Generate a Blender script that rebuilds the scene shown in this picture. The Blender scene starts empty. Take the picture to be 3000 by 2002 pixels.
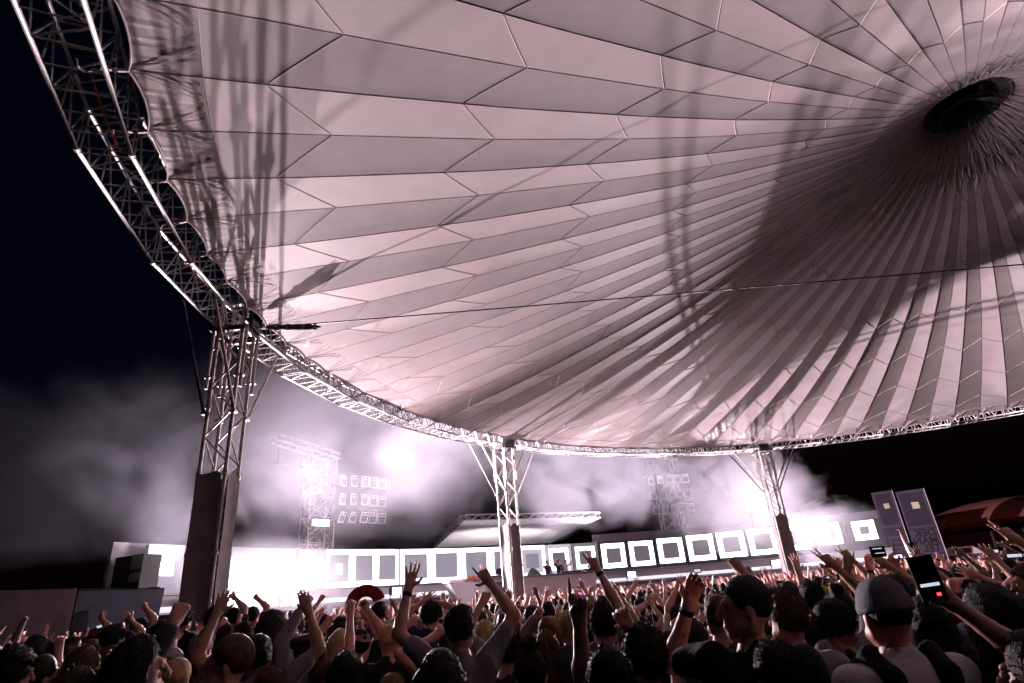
import bpy, math, random
import numpy as np
from mathutils import Matrix, Vector
random.seed(7); rng = np.random.default_rng(11)
PI = math.pi
scene = bpy.context.scene
col = scene.collection

# ---------------------------------------------------------------- camera
CAM_H = 1.8
FPX, PITCH, ROLL = 1710.8, 0.415747, -0.082833      # focal length in pixels of a 3000 px wide frame
cam_data = bpy.data.cameras.new('camera')
cam_data.sensor_width = 36.0
cam_data.lens = FPX / 3000 * 36.0
cam_data.clip_start = 0.05
cam_data.clip_end = 2000
cam = bpy.data.objects.new('camera', cam_data); col.objects.link(cam)
_F = np.array([0, math.cos(PITCH), math.sin(PITCH)]); _U = np.array([0, -math.sin(PITCH), math.cos(PITCH)]); _R = np.array([1.0, 0, 0])
CR = _R * math.cos(ROLL) + _U * math.sin(ROLL); CU = _U * math.cos(ROLL) - _R * math.sin(ROLL)
cam.matrix_world = Matrix(((CR[0], CU[0], -_F[0], 0), (CR[1], CU[1], -_F[1], 0), (CR[2], CU[2], -_F[2], CAM_H), (0, 0, 0, 1)))
scene.camera = cam

# ---------------------------------------------------------------- night sky
world = bpy.data.worlds.new('World'); scene.world = world; world.use_nodes = True
wn = world.node_tree
sky = wn.nodes.new('ShaderNodeTexSky'); sky.sky_type = 'NISHITA'; sky.sun_disc = False
sky.sun_elevation = math.radians(-2.5); sky.sun_rotation = math.radians(200); sky.air_density = 1.0; sky.dust_density = 0.3; sky.ozone_density = 4.0
wn.links.new(sky.outputs[0], wn.nodes['Background'].inputs[0])
wn.nodes['Background'].inputs[1].default_value = 0.05

# ---------------------------------------------------------------- exposure, sampling
vs = scene.view_settings
vs.view_transform = 'Standard'; vs.look = 'None'; vs.exposure = 0.0; vs.gamma = 1.0; vs.use_curve_mapping = False
scene.render.engine = 'CYCLES'
cy = scene.cycles
cy.use_denoising = True
cy.max_bounces = 6; cy.diffuse_bounces = 1; cy.glossy_bounces = 2; cy.transmission_bounces = 2; cy.volume_bounces = 0; cy.transparent_max_bounces = 8
cy.caustics_reflective = False; cy.caustics_refractive = False
cy.sample_clamp_indirect = 6.0
cy.volume_step_rate = 1.1; cy.volume_max_steps = 96
cy.use_adaptive_sampling = True; cy.adaptive_threshold = 0.06; cy.adaptive_min_samples = 16

# ---------------------------------------------------------------- stage lamps, some of them added (visible fixtures are built with the stage)
TC = np.array([13.6254, 13.1335])                     # axis of the round tent
def pol(th, r, z=0.0):
    return np.array([TC[0] + r * math.cos(math.radians(th)), TC[1] + r * math.sin(math.radians(th)), z])
LAMPS = [  # polar angle on the stage arc, radius, height, watts, colour, aim (polar angle, radius, height), cone
    (151.0, 30.8, 2.75, 31000, (1.0, 0.80, 0.87), (214, 18.0, 9.5), 76),
    (150.2, 30.8, 2.75, 2500, (1.0, 0.80, 0.87), (214, 18.0, 9.5), 76),
    (146.2, 30.6, 2.75, 3500, (1.0, 0.83, 0.89), (195, 16.0, 8.0), 64),
    (140.9, 32.9, 6.6, 46000, (1.0, 0.80, 0.87), (190, 11.0, 9.8), 116),
    (140.0, 32.9, 6.6, 150000, (1.0, 0.80, 0.87), (66, 13.0, 9.8), 84),
    (84.9, 32.1, 6.6, 43000, (1.0, 0.78, 0.86), (150, 8.0, 11.0), 130),
    (84.0, 30.6, 2.75, 6500, (1.0, 0.78, 0.86), (87, 20.3, 10.6), 40),
    (154.5, 31.0, 2.75, 6000, (1.0, 0.84, 0.92), (164, 31.0, 16.0), 85),  # added lamp, brightens the smoke at far left
    (134.0, 30.6, 2.75, 15000, (1.0, 0.80, 0.88), (130, 20.3, 10.6), 44),  # added lamp, brightens the roof rim on the left
    (103.0, 30.6, 2.75, 11000, (0.96, 0.86, 1.0), (105, 28.5, 12.5), 100),  # added lamp, lights the middle smoke from below
    (118.0, 30.6, 2.75, 15000, (1.0, 0.80, 0.88), (115, 20.3, 10.6), 44),  # added lamp, brightens the roof rim in the middle
    (119.0, 33.6, 2.75, 700, (1.0, 0.86, 0.93), (118.0, 36.5, 6.4), 130),  # added uplight, whitens the underside of the stage roof
    (114.0, 34.0, 2.75, 700, (1.0, 0.86, 0.93), (115.0, 37.5, 6.4), 130),  # second added uplight for the stage roof underside
]
for th, r, z, w, c, (ath, ar, az_), cone in LAMPS:
    d = bpy.data.lights.new('stage_lamp_light', 'SPOT'); d.energy = w; d.color = c; d.spot_size = math.radians(cone); d.spot_blend = 0.6; d.shadow_soft_size = 0.08 if w > 20000 else 0.14
    o = bpy.data.objects.new('stage_lamp_light', d); col.objects.link(o)
    p = pol(th, r - 0.28 if r < 33.2 else r, z + (0.02 if r < 33.2 else 0.3)); o.location = p; o.rotation_euler = Vector(pol(ath, ar, az_) - p).to_track_quat('-Z', 'Y').to_euler()

# ---------------------------------------------------------------- helpers
class MB:
    """collects vertices and faces of one mesh"""
    def __init__(s): s.v = []; s.f = []; s.n = 0
    def add(s, v, f):
        v = np.asarray(v, float).reshape(-1, 3); s.v.append(v)
        s.f.extend([tuple(i + s.n for i in q) for q in f]); s.n += len(v)
    def box(s, c, size, M=None):
        x, y, z = np.array(size) / 2
        v = np.array([(-x, -y, -z), (x, -y, -z), (x, y, -z), (-x, y, -z), (-x, -y, z), (x, -y, z), (x, y, z), (-x, y, z)])
        if M is not None: v = v @ np.asarray(M).T
        s.add(v + np.array(c), [(0, 3, 2, 1), (4, 5, 6, 7), (0, 1, 5, 4), (1, 2, 6, 5), (2, 3, 7, 6), (3, 0, 4, 7)])
    def hexa(s, b, t):
        s.add(list(b) + list(t), [(0, 3, 2, 1), (4, 5, 6, 7), (0, 1, 5, 4), (1, 2, 6, 5), (2, 3, 7, 6), (3, 0, 4, 7)])
    def tube(s, pts, r, n=6, cap=True):
        pts = [np.asarray(p, float) for p in pts]; m = len(pts)
        rr = r if hasattr(r, '__len__') else [r] * m
        out = []; up = np.array([0.0, 0, 1])
        for i, p in enumerate(pts):
            t = pts[min(i + 1, m - 1)] - pts[max(i - 1, 0)]; t = t / (np.linalg.norm(t) + 1e-9)
            a = np.cross(t, up)
            if np.linalg.norm(a) < 1e-3: a = np.cross(t, [1.0, 0, 0])
            a /= np.linalg.norm(a); b = np.cross(t, a)
            for j in range(n):
                w = 2 * PI * j / n; out.append(p + rr[i] * (a * math.cos(w) + b * math.sin(w)))
        f = []
        for i in range(m - 1):
            for j in range(n):
                k = (j + 1) % n; f.append((i * n + j, i * n + k, (i + 1) * n + k, (i + 1) * n + j))
        if cap: f.append(tuple(range(n))); f.append(tuple((m - 1) * n + j for j in reversed(range(n))))
        s.add(out, f)
    def grid(s, P):
        P = np.asarray(P, float); a, b = P.shape[:2]
        f = [(i * b + j, i * b + j + 1, (i + 1) * b + j + 1, (i + 1) * b + j) for i in range(a - 1) for j in range(b - 1)]
        s.add(P.reshape(-1, 3), f)
    def mesh(s, name, mat=None, smooth=False):
        me = bpy.data.meshes.new(name)
        V = np.concatenate(s.v) if s.v else np.zeros((0, 3))
        me.from_pydata(V.tolist(), [], s.f)
        if smooth: me.polygons.foreach_set('use_smooth', [True] * len(me.polygons))
        if mat: me.materials.append(mat)
        me.update(); return me
    def obj(s, name, mat, parent=None, smooth=False):
        return link(bpy.data.objects.new(name, s.mesh(name, mat, smooth)), parent)
def link(o, parent=None):
    col.objects.link(o)
    if parent is not None: o.parent = parent
    return o
def inst(name, me, parent=None, M=None):
    o = bpy.data.objects.new(name, me); link(o, parent)
    if M is not None: o.matrix_basis = M if isinstance(M, Matrix) else Matrix(M.tolist())
    return o
def empty(name, loc=(0, 0, 0), rz=0.0):
    o = bpy.data.objects.new(name, None); o.empty_display_size = 0.2; col.objects.link(o)
    o.location = loc; o.rotation_euler = (0, 0, rz); return o
def tag(o, label=None, cat=None, group=None, kind=None):
    if label: o['label'] = label
    if cat: o['category'] = cat
    if group: o['group'] = group
    if kind: o['kind'] = kind
    return o
def T(x, y, z, rz=0.0): return Matrix.Translation((x, y, z)) @ Matrix.Rotation(rz, 4, 'Z')

def ray(px):
    d = _F * FPX + CR * (px[0] - 1500) + CU * (1001 - px[1]); return d / np.linalg.norm(d)
def at(px, t):
    """point of a pixel (3000 px frame) at horizontal distance t"""
    d = ray(px); h = math.hypot(d[0], d[1]); return np.array([d[0] / h * t, d[1] / h * t, CAM_H + t * d[2] / h])
def proj(X):
    X = np.atleast_2d(X) - np.array([0, 0, CAM_H]); z = X @ _F
    return np.stack([1500 + FPX * (X @ CR) / z, 1001 - FPX * (X @ CU) / z], -1), z

# ---------------------------------------------------------------- materials
def mat(name, color, rough=0.7, metal=0.0, noise=0.0, nscale=4.0, bump=0.0, bscale=40.0, emit=None, estr=0.0, spec=0.3, stretch=None):
    m = bpy.data.materials.new(name); m.use_nodes = True; nt = m.node_tree; b = nt.nodes['Principled BSDF']
    b.inputs['Base Color'].default_value = (*color, 1); b.inputs['Roughness'].default_value = rough; b.inputs['Metallic'].default_value = metal
    b.inputs['Specular IOR Level'].default_value = spec
    if noise or bump:
        tc = nt.nodes.new('ShaderNodeTexCoord'); src = tc.outputs['Object']
        if stretch:
            mp = nt.nodes.new('ShaderNodeMapping'); mp.inputs['Scale'].default_value = stretch; nt.links.new(src, mp.inputs[0]); src = mp.outputs[0]
    if noise:
        t = nt.nodes.new('ShaderNodeTexNoise'); t.inputs['Scale'].default_value = nscale; t.inputs['Detail'].default_value = 6; t.inputs['Roughness'].default_value = 0.62
        nt.links.new(src, t.inputs['Vector'])
        r = nt.nodes.new('ShaderNodeValToRGB'); r.color_ramp.elements[0].position = 0.3; r.color_ramp.elements[1].position = 0.72
        r.color_ramp.elements[0].color = (*[c * (1 - noise) for c in color], 1); r.color_ramp.elements[1].color = (*[min(1, c * (1 + noise)) for c in color], 1)
        nt.links.new(t.outputs['Fac'], r.inputs[0]); nt.links.new(r.outputs[0], b.inputs['Base Color'])
    if bump:
        t = nt.nodes.new('ShaderNodeTexNoise'); t.inputs['Scale'].default_value = bscale; t.inputs['Detail'].default_value = 4
        nt.links.new(src, t.inputs['Vector']); bm = nt.nodes.new('ShaderNodeBump'); bm.inputs['Strength'].default_value = bump; bm.inputs['Distance'].default_value = 0.02
        nt.links.new(t.outputs['Fac'], bm.inputs['Height']); nt.links.new(bm.outputs[0], b.inputs['Normal'])
    if emit: b.inputs['Emission Color'].default_value = (*emit, 1); b.inputs['Emission Strength'].default_value = estr
    return m
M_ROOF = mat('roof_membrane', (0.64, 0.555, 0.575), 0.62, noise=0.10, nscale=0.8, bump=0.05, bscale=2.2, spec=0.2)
def _roof_wear(m):
    """stains and handling marks, laid out over the whole roof instead of per panel"""
    nt = m.node_tree; N = nt.nodes.new; L = nt.links.new; b = nt.nodes['Principled BSDF']; geo = N('ShaderNodeNewGeometry')
    for n in [n for n in nt.nodes if n.type == 'TEX_NOISE']: L(geo.outputs['Position'], n.inputs['Vector'])
    src = b.inputs['Base Color'].links[0].from_socket
    for sc, lo, hi, colr in ((2.6, 0.66, 0.80, (0.36, 0.29, 0.29, 1)), (0.55, 0.50, 0.85, (0.52, 0.42, 0.43, 1))):
        t = N('ShaderNodeTexNoise'); t.inputs['Scale'].default_value = sc; t.inputs['Detail'].default_value = 7; t.inputs['Roughness'].default_value = 0.7; L(geo.outputs['Position'], t.inputs['Vector'])
        r = N('ShaderNodeMapRange'); r.inputs[1].default_value = lo; r.inputs[2].default_value = hi; r.inputs[4].default_value = 0.75; L(t.outputs['Fac'], r.inputs[0])
        mx = N('ShaderNodeMix'); mx.data_type = 'RGBA'; L(r.outputs[0], mx.inputs[0]); L(src, mx.inputs[6]); mx.inputs[7].default_value = colr; src = mx.outputs[2]
    L(src, b.inputs['Base Color'])
_roof_wear(M_ROOF)
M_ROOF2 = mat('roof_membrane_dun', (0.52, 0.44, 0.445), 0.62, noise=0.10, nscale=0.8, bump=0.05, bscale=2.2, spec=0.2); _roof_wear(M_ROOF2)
M_ROPE = mat('roof_rope', (0.16, 0.135, 0.14), 0.6)
M_WELD = mat('roof_weld', (0.66, 0.57, 0.58), 0.5)
M_CAP = mat('roof_cap_cloth', (0.03, 0.026, 0.027), 0.9, noise=0.3, nscale=5)
M_ALU = mat('truss_aluminium', (0.60, 0.57, 0.57), 0.45, metal=0.4, noise=0.15, nscale=9)
M_STEEL = mat('mast_steel', (0.36, 0.31, 0.30), 0.5, metal=0.6, noise=0.25, nscale=7)
M_BLACK = mat('black_metal', (0.02, 0.02, 0.022), 0.5)
M_COVER = mat('mast_cover_cloth', (0.17, 0.15, 0.155), 0.85, noise=0.18, nscale=2.5, bump=0.15, bscale=6)
M_ORANGE = mat('orange_webbing', (0.85, 0.16, 0.02), 0.6)
M_GROUND = mat('trodden_grass', (0.045, 0.05, 0.025), 0.95, noise=0.5, nscale=1.5, bump=0.6, bscale=12)
# ================================================================ ground
g = MB(); n = 24
xs = np.linspace(-400, 400, n); ys = np.linspace(-400, 400, n)
g.grid([[(x, y, 0.0) for x in xs] for y in ys][::1])
tag(g.obj('ground', M_GROUND), kind='structure')

# ================================================================ round tensile roof
A0, DA, NG = 3.526413, -2 * PI / 108, 108
PR = np.array([(0.9, 13.95), (1.1, 13.7), (1.5, 13.42), (2.2, 13.0), (3.06, 12.62), (4.2, 12.22), (5.85, 11.74), (7.3, 11.33), (9.15, 10.83), (11.5, 10.29), (14.4, 9.70), (17.3, 9.215), (19.1, 8.94), (20.03, 8.80), (20.6, 8.72)])
def zprof(r): return np.interp(r, PR[:, 0], PR[:, 1]) if np.isscalar(r) else np.interp(r, PR[:, 0], PR[:, 1])
_rs = np.linspace(0.9, 20.6, 400); _zs = np.interp(_rs, PR[:, 0], PR[:, 1])
_k = np.ones(21) / 21; _zs2 = np.convolve(np.pad(_zs, 10, mode='reflect', reflect_type='odd'), _k, 'valid')
def zprof(r): return np.interp(r, _rs, _zs2)
FOLD = 0.0016
def roof_z(r, v, par):
    """height of the folded membrane: even seams are valleys, odd seams ridges; v runs 0..1 from seam k to k+1, par = k % 2"""
    s = (2 * v - 1) if par == 0 else (1 - 2 * v)
    return zprof(r) + FOLD * r * s * np.clip((r - 1.1) / 3, 0, 1) * np.clip((20.3 - r) / 2.4, 0.15, 1) + 0.0003 * r * 4 * v * (1 - v) * np.clip((20 - r) / 6, 0, 1)
EV = [19.1, 18.28, 15.24, 12.17, 9.16, 6.22, 3.35, 1.02]
OD = [19.1, 17.30, 14.40, 11.50, 8.65, 5.85, 3.06, 1.02]
roof = empty('tent_roof', (TC[0], TC[1], 0), A0)
tag(roof, 'huge round pleated fabric tent roof with dark centre ring over the crowd', 'tent roof')
def polar(r, v, z): a = DA * v; return (r * math.cos(a), r * math.sin(a), z)
def panel_mesh(row, par, var=0):
    m = MB(); nu, nv = (10, 4) if row < 6 else (34, 12)
    b0 = (EV, OD)[par]; b1 = (OD, EV)[par]
    P = np.zeros((nu + 1, nv + 1, 3))
    for i in range(nu + 1):
        for j in range(nv + 1):
            v = j / nv
            ra = b0[row] * (1 - v) + b1[row] * v; rb = b0[row + 1] * (1 - v) + b1[row + 1] * v
            r = ra + (rb - ra) * i / nu
            z = float(roof_z(r, v, par))
            if row == 6:      # gathered cloth towards the centre: oblique creases
                amt = np.clip((3.0 - r) / 0.5, 0, 1) * math.sin(PI * v) ** 0.6
                q_ = var * 2.4; ph = r * (19 + var % 3 * 3) + (v - 0.5) * (8 if par else -8) + 2.6 * math.sin(r * 7 + q_) + 1.2 * math.sin(v * 6 + q_ * 3)
                amt *= 0.55 + 0.45 * math.sin(r * 5.3 + q_ * 1.7 + v * 3)
                z += amt * (0.030 * math.sin(ph) + 0.014 * math.sin(ph * 2.3 + 1.0 + v * 4))
            P[i, j] = polar(r, v, z)
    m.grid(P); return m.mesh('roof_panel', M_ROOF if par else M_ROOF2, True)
PM = {(row, par): panel_mesh(row, par) for row in range(6) for par in (0, 1)}
PM.update({(6, q): panel_mesh(6, q % 2, q) for q in range(6)})
def pm(row, k): return PM[(row, k % 2 if row < 6 else k % 6)]
cands = []
for k in range(NG):
    for row in range(7):
        me = pm(row, k); ang = A0 + DA * k
        V = np.array([v.co for v in me.vertices]); c, s = math.cos(ang), math.sin(ang)
        W = np.stack([TC[0] + V[:, 0] * c - V[:, 1] * s, TC[1] + V[:, 0] * s + V[:, 1] * c, V[:, 2]], -1)
        px, z = proj(W); ok = (z > 0.5) & (px[:, 0] > 0) & (px[:, 0] < 3000) & (px[:, 1] > 0) & (px[:, 1] < 2002)
        area = 0.0
        if ok.any():
            q = px[z > 0.5]; q = np.clip(q, [0, 0], [3000, 2002]); area = float(np.ptp(q[:, 0]) * np.ptp(q[:, 1]))
        cands.append((area, k, row))
cands.sort(reverse=True)
rest = {0: MB(), 1: MB()}
for i, (area, k, row) in enumerate(cands):
    if i < 300: inst('roof_panel', pm(row, k), roof, Matrix.Rotation(DA * k, 4, 'Z'))
    else:
        me = pm(row, k); R = np.array(Matrix.Rotation(DA * k, 3, 'Z')); V = np.array([v.co for v in me.vertices]) @ R.T
        rest[k % 2].add(V, [tuple(p.vertices) for p in me.polygons])
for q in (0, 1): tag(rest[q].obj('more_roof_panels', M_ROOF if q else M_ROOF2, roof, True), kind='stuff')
# edge flap outside the border rope: scalloped, gathered
def flap_mesh(par):
    m = MB(); nu, nv = 7, 28; P = np.zeros((nu + 1, nv + 1, 3))
    for i in range(nu + 1):
        for j in range(nv + 1):
            v = j / nv; ro = 20.0 - 0.10 * (4 * v * (1 - v)) ** 0.8; r = 19.1 + (ro - 19.1) * i / nu
            u = i / nu; amt = math.sin(PI * v) * u ** 1.3
            z = float(roof_z(r, v, par)) + amt * (0.006 * math.sin(v * 64 + u * 3) + 0.005 * math.sin(v * 37 + 1 + u * 5))
            P[i, j] = polar(r, v, z)
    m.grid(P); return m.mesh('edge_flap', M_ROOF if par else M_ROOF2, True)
def webbing_mesh(par):
    m = MB()
    edge = [polar(20.0 - 0.10 * (4 * v * (1 - v)) ** 0.8, v, float(roof_z(20.0 - 0.10 * (4 * v * (1 - v)), v, par)) - 0.02) for v in np.linspace(0, 1, 11)]
    m.tube(edge, 0.014, 5)
    for v0, v1 in ((0, 0.22), (0, 0.42), (1, 0.58), (1, 0.78)):
        m.tube([polar(19.98, v0, float(roof_z(19.98, v0, par)) - 0.015), polar(19.5, (v0 + v1) / 2, float(roof_z(19.5, (v0 + v1) / 2, par)) - 0.022), polar(19.14, v1, float(roof_z(19.14, v1, par)) - 0.015)], 0.005, 4)
    return m.mesh('edge_webbing', M_WELD, False)
FL = [flap_mesh(0), flap_mesh(1)]; WB = [webbing_mesh(0), webbing_mesh(1)]
def seam_mesh(par):
    m = MB(); rr = np.concatenate([np.linspace(20.2, 3, 30), np.linspace(2.7, 1.1, 6)])
    m.tube([polar(r, 0, float(roof_z(r, 0.0, par)) + 0.001) for r in rr], 0.006, 5); return m.mesh('seam_cable', M_ROPE, True)
SM = [seam_mesh(0), seam_mesh(1)]
strap = MB(); strap.tube([(20.0, 0, 8.79), (20.12, 0, 8.75)], 0.03, 6); strap.tube([(20.12, 0, 8.75), (20.36, 0, 8.66)], 0.012, 5); 
STR = []
for i in range(5):
    q = MB(); q.v = list(strap.v); q.f = list(strap.f); q.n = strap.n; rs_ = random.Random(i)
    pts = [np.array([20.3, 0, 8.68])]
    for j in range(6): pts.append(pts[-1] + np.array([rs_.uniform(-.03, .10), rs_.uniform(-.09, .09), rs_.uniform(-.09, .05)]))
    q.tube(pts, 0.014, 4); q.tube([(20.18, 0.03, 8.73), (20.30, 0.05, 8.70)], 0.035, 6); STR.append(q.mesh('tension_strap', M_STEEL))
welds = MB()
for k in range(NG):
    Rk = Matrix.Rotation(DA * k, 4, 'Z'); par = k % 2
    inst('edge_flap', FL[par], roof, Rk); inst('edge_webbing', WB[par], roof, Rk)
    inst('seam_cable', SM[par], roof, Rk); inst('tension_strap', STR[k * 7 % 5], roof, Rk)
    R3 = np.array(Rk.to_3x3())
    b0 = (EV, OD)[par]; b1 = (OD, EV)[par]
    for row in range(1, 7):
        pts = []
        for v in (0.02, 0.25, 0.5, 0.75, 0.98):
            r = b0[row] * (1 - v) + b1[row] * v; pts.append(np.array(polar(r, v, float(roof_z(r, v, par)) - 0.001)))
        welds.tube([R3 @ p for p in pts], 0.006, 4, False)
tag(welds.obj('seam_weld', M_WELD, roof, True), kind='stuff')
br = MB(); br.tube([(19.1 * math.cos(DA * k), 19.1 * math.sin(DA * k), float(zprof(19.1)) + (FOLD * 19.1 * 0.5 * (1 if k % 2 else -1)) + 0.002) for k in range(NG + 1)], 0.006, 5, False)
br.obj('border_rope', M_WELD, roof, True)
# centre: dark cap cloth with steel ring
cp = MB(); P = []
for r, z in ((0.80, 13.93), (0.72, 14.05), (0.5, 14.25), (0.25, 14.36), (0.05, 14.4)):
    P.append([(r * math.cos(w) * (1 + 0.02 * math.sin(w * 54)), r * math.sin(w) * (1 + 0.02 * math.sin(w * 54)), z) for w in np.linspace(0, 2 * PI, 217)])
cp.grid(P); cp.obj('cap_cloth', M_CAP, roof, True)
sk = MB(); P = []
for i in range(9):
    u = i / 8; r = 1.06 - 0.26 * u; z = float(zprof(1.06)) - 0.01 + (13.93 - float(zprof(1.06))) * u ** 0.8
    P.append([(r * math.cos(w) * (1 + 0.014 * math.sin(w * 108 + 2 * u)), r * math.sin(w) * (1 + 0.014 * math.sin(w * 108 + 2 * u)), z + 0.012 * math.sin(w * 61 + u * 9)) for w in np.linspace(0, 2 * PI, 649)])
sk.grid(P); sk.obj('collar_cloth', mat('roof_collar_cloth', (0.10, 0.085, 0.085), 0.85, noise=0.3, nscale=6), roof, True)
rg = MB(); rg.tube([(0.70 * math.cos(w), 0.70 * math.sin(w), 13.62) for w in np.linspace(0, 2 * PI, 49)], 0.035, 8, False); rg.obj('centre_ring', M_BLACK, roof, True)
rk = MB()
for i in range(27):
    w = 2 * PI * i / 27; rk.tube([(0.70 * math.cos(w), 0.70 * math.sin(w), 13.44), (0.12 * math.cos(w), 0.12 * math.sin(w), 14.0)], 0.012, 4)
rk.obj('ring_spokes', M_BLACK, roof)

# ================================================================ ring truss on eight masts
ring = empty('ring_truss', (TC[0], TC[1], 0), A0)
tag(ring, 'circular silver lattice truss carrying the edge of the tent roof', 'truss')
NS = 40; SA = 2 * PI / NS; RI, RO, ZL, ZU = 20.28, 21.02, 8.62, 9.42
def sec_pt(t, r, z): # straight chord between the polygon corners
    a = np.array([r, 0.0]); b = np.array([r * math.cos(SA), -r * math.sin(SA)]); p = a + (b - a) * t; return np.array([p[0], p[1], z])
ch = {}
for nm, r, z in (('a', RI, ZL), ('b', RO, ZL), ('c', RI, ZU), ('d', RO, ZU)):
    m = MB(); m.tube([sec_pt(0, r, z), sec_pt(1, r, z)], 0.034, 8)
    for e in (0.006, 0.994): m.tube([sec_pt(e - 0.006, r, z), sec_pt(e + 0.006, r, z)], 0.05, 8)
    ch[nm] = m.mesh('chord', M_ALU, True)
lac = MB(); nb = 8
for i in range(nb + 1):
    t = i / nb if 0 < i < nb else (0.02 if i == 0 else 0.98)
    lac.tube([sec_pt(t, RI, ZL), sec_pt(t, RO, ZL)], 0.016, 5, False); lac.tube([sec_pt(t, RI, ZU), sec_pt(t, RO, ZU)], 0.016, 5, False)
    if i % 2 == 0:
        for r in (RI, RO): lac.tube([sec_pt(t, r, ZL), sec_pt(t, r, ZU)], 0.016, 5, False)
for i in range(nb):
    t0, t1 = i / nb, (i + 1) / nb
    for r in (RI, RO):
        lac.tube([sec_pt(t0, r, ZL if i % 2 else ZU), sec_pt(t1, r, ZU if i % 2 else ZL)], 0.017, 5, False)
    if i % 2 == 0: lac.tube([sec_pt(t0 + .02, RI, ZL), sec_pt(t1, RO, ZL)], 0.017, 5, False)
    else: lac.tube([sec_pt(t0, RI, ZU), sec_pt(t1, RO, ZU)], 0.017, 5, False)
    if i == 2: lac.tube([sec_pt(t0, RI, ZL), sec_pt(t1, RO, ZU)], 0.02, 5, False)
LAC = lac.mesh('lacing', M_ALU)
K_MAST = [6.75 + 13.5 * i for i in range(8)]
for s in range(NS):
    M = Matrix.Rotation(DA * K_MAST[0] - SA * s, 4, 'Z')
    c = inst('chord', ch['a'], ring, M)
    for q in 'bcd': inst('chord', ch[q], ring, M)
    inst('lacing', LAC, ring, M)

def mast_parts():
    """mast in its own frame: x radial outwards, origin on the ground under the ring truss"""
    H = 0.30; out = []
    for sx in (-1, 1):
        for sy in (-1, 1):
            m = MB(); m.tube([(sx * H, sy * H, 0), (sx * H, sy * H, 9.5)], 0.045, 8)
            for z in (1.6, 3.2, 4.9, 6.5, 8.0): m.tube([(sx * H, sy * H, z - 0.05), (sx * H, sy * H, z + 0.05)], 0.065, 8)
            out.append(('chord', m.mesh('chord', M_STEEL, True)))
    m = MB(); zz = np.arange(0.2, 9.3, 0.62)
    for i in range(len(zz) - 1):
        a, b = zz[i], zz[i + 1]; s = 1 if i % 2 else -1
        m.tube([(-H, s * H, a), (-H, -s * H, b)], 0.022, 5, False); m.tube([(H, s * H, a), (H, -s * H, b)], 0.022, 5, False)
        m.tube([(s * H, -H, a), (-s * H, -H, b)], 0.022, 5, False); m.tube([(s * H, H, a), (-s * H, H, b)], 0.022, 5, False)
    out.append(('lacing', m.mesh('lacing', M_STEEL)))
    for q in range(4):   # cloth wrap with a soft, uneven top hem
        m = MB(); c, s = math.cos(q * PI / 2), math.sin(q * PI / 2); P = []
        for j in range(26):
            row = []
            for i in range(9):
                y = -0.265 + 0.53 * i / 8; u = i / 8
                top = 4.86 + 0.10 * math.sin(PI * u) + 0.03 * math.sin(q * 2 + u * 7)
                z = 0.02 + (top - 0.02) * j / 25
                x = H + 0.075 - 0.045 * math.sin(PI * u) + 0.008 * math.sin(z * 3.1 + u * 5 + q)
                row.append((x * c - y * s, x * s + y * c, z))
            P.append(row)
        m.grid(P); out.append(('cover_panel', m.mesh('cover_panel', M_COVER, True)))
    for sx, sy, r, zt in ((-1, -1, RI - 20.6, ZL), (-1, 1, RI - 20.6, ZL), (1, -1, RO - 20.6, ZL), (1, 1, RO - 20.6, ZL)):   # outriggers to the truss
        m = MB(); m.tube([(sx * (H + 0.06), sy * (H + 0.06), 6.35), (r, sy * 1.75, zt)], 0.036, 7)
        m.box((sx * (H + 0.03), sy * (H + 0.03), 6.33), (0.15, 0.15, 0.07)); out.append(('outrigger', m.mesh('outrigger', M_BLACK if sx > 0 else M_STEEL, False)))
    for sx, sy in ((-1, -1), (-1, 1), (1, -1), (1, 1)):    # telescopic guide tubes beside the head
        m = MB(); m.tube([(sx * (H + 0.11), sy * (H + 0.01), 6.95), (sx * (H + 0.11), sy * (H + 0.01), 8.6)], 0.04, 7)
        m.box((sx * (H + 0.06), sy * (H + 0.01), 7.25), (0.22, 0.11, 0.05)); out.append(('guide_tube', m.mesh('guide_tube', M_STEEL, False)))
    m = MB(); m.box((-0.38, 0, 8.50), (0.08, 0.9, 0.12)); m.box((0.42, 0, 8.50), (0.08, 0.9, 0.12)); m.box((0, -0.4, 8.48), (0.85, 0.08, 0.12)); m.box((0, 0.4, 8.48), (0.85, 0.08, 0.12))
    m.box((-0.45, 0, 9.0), (0.12, 0.5, 0.9)); m.box((-0.2, 0.42, 9.25), (0.5, 0.12, 0.3)); out.append(('head_frame', m.mesh('head_frame', M_BLACK)))
    m = MB(); m.box((0, 0, 0.02), (1.2, 1.2, 0.04)); out.append(('base_plate', m.mesh('base_plate', M_STEEL)))
    return out
MP = mast_parts()
mlabel = ['lattice mast with cloth-wrapped foot, nearest to the camera on the left', 'slender lattice mast in front of the DJ booth, middle of the picture', 'lattice mast leaning in view at right, before the smoke-covered screens',
          'lattice tent mast beyond the right edge of the picture', 'far side lattice tent mast right behind the camera', 'lattice tent mast opposite the cable end', 'lattice tent mast on the rear of the ring', 'lattice tent mast just behind the photographer']
for i, kk in enumerate(K_MAST[:5]):
    a = A0 + DA * kk
    m = empty('tent_mast', (TC[0] + 20.6 * math.cos(a), TC[1] + 20.6 * math.sin(a), 0), a); tag(m, mlabel[i], 'mast', 'masts around the tent ring')
    for nm, me in MP: inst(nm, me, m)
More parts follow.
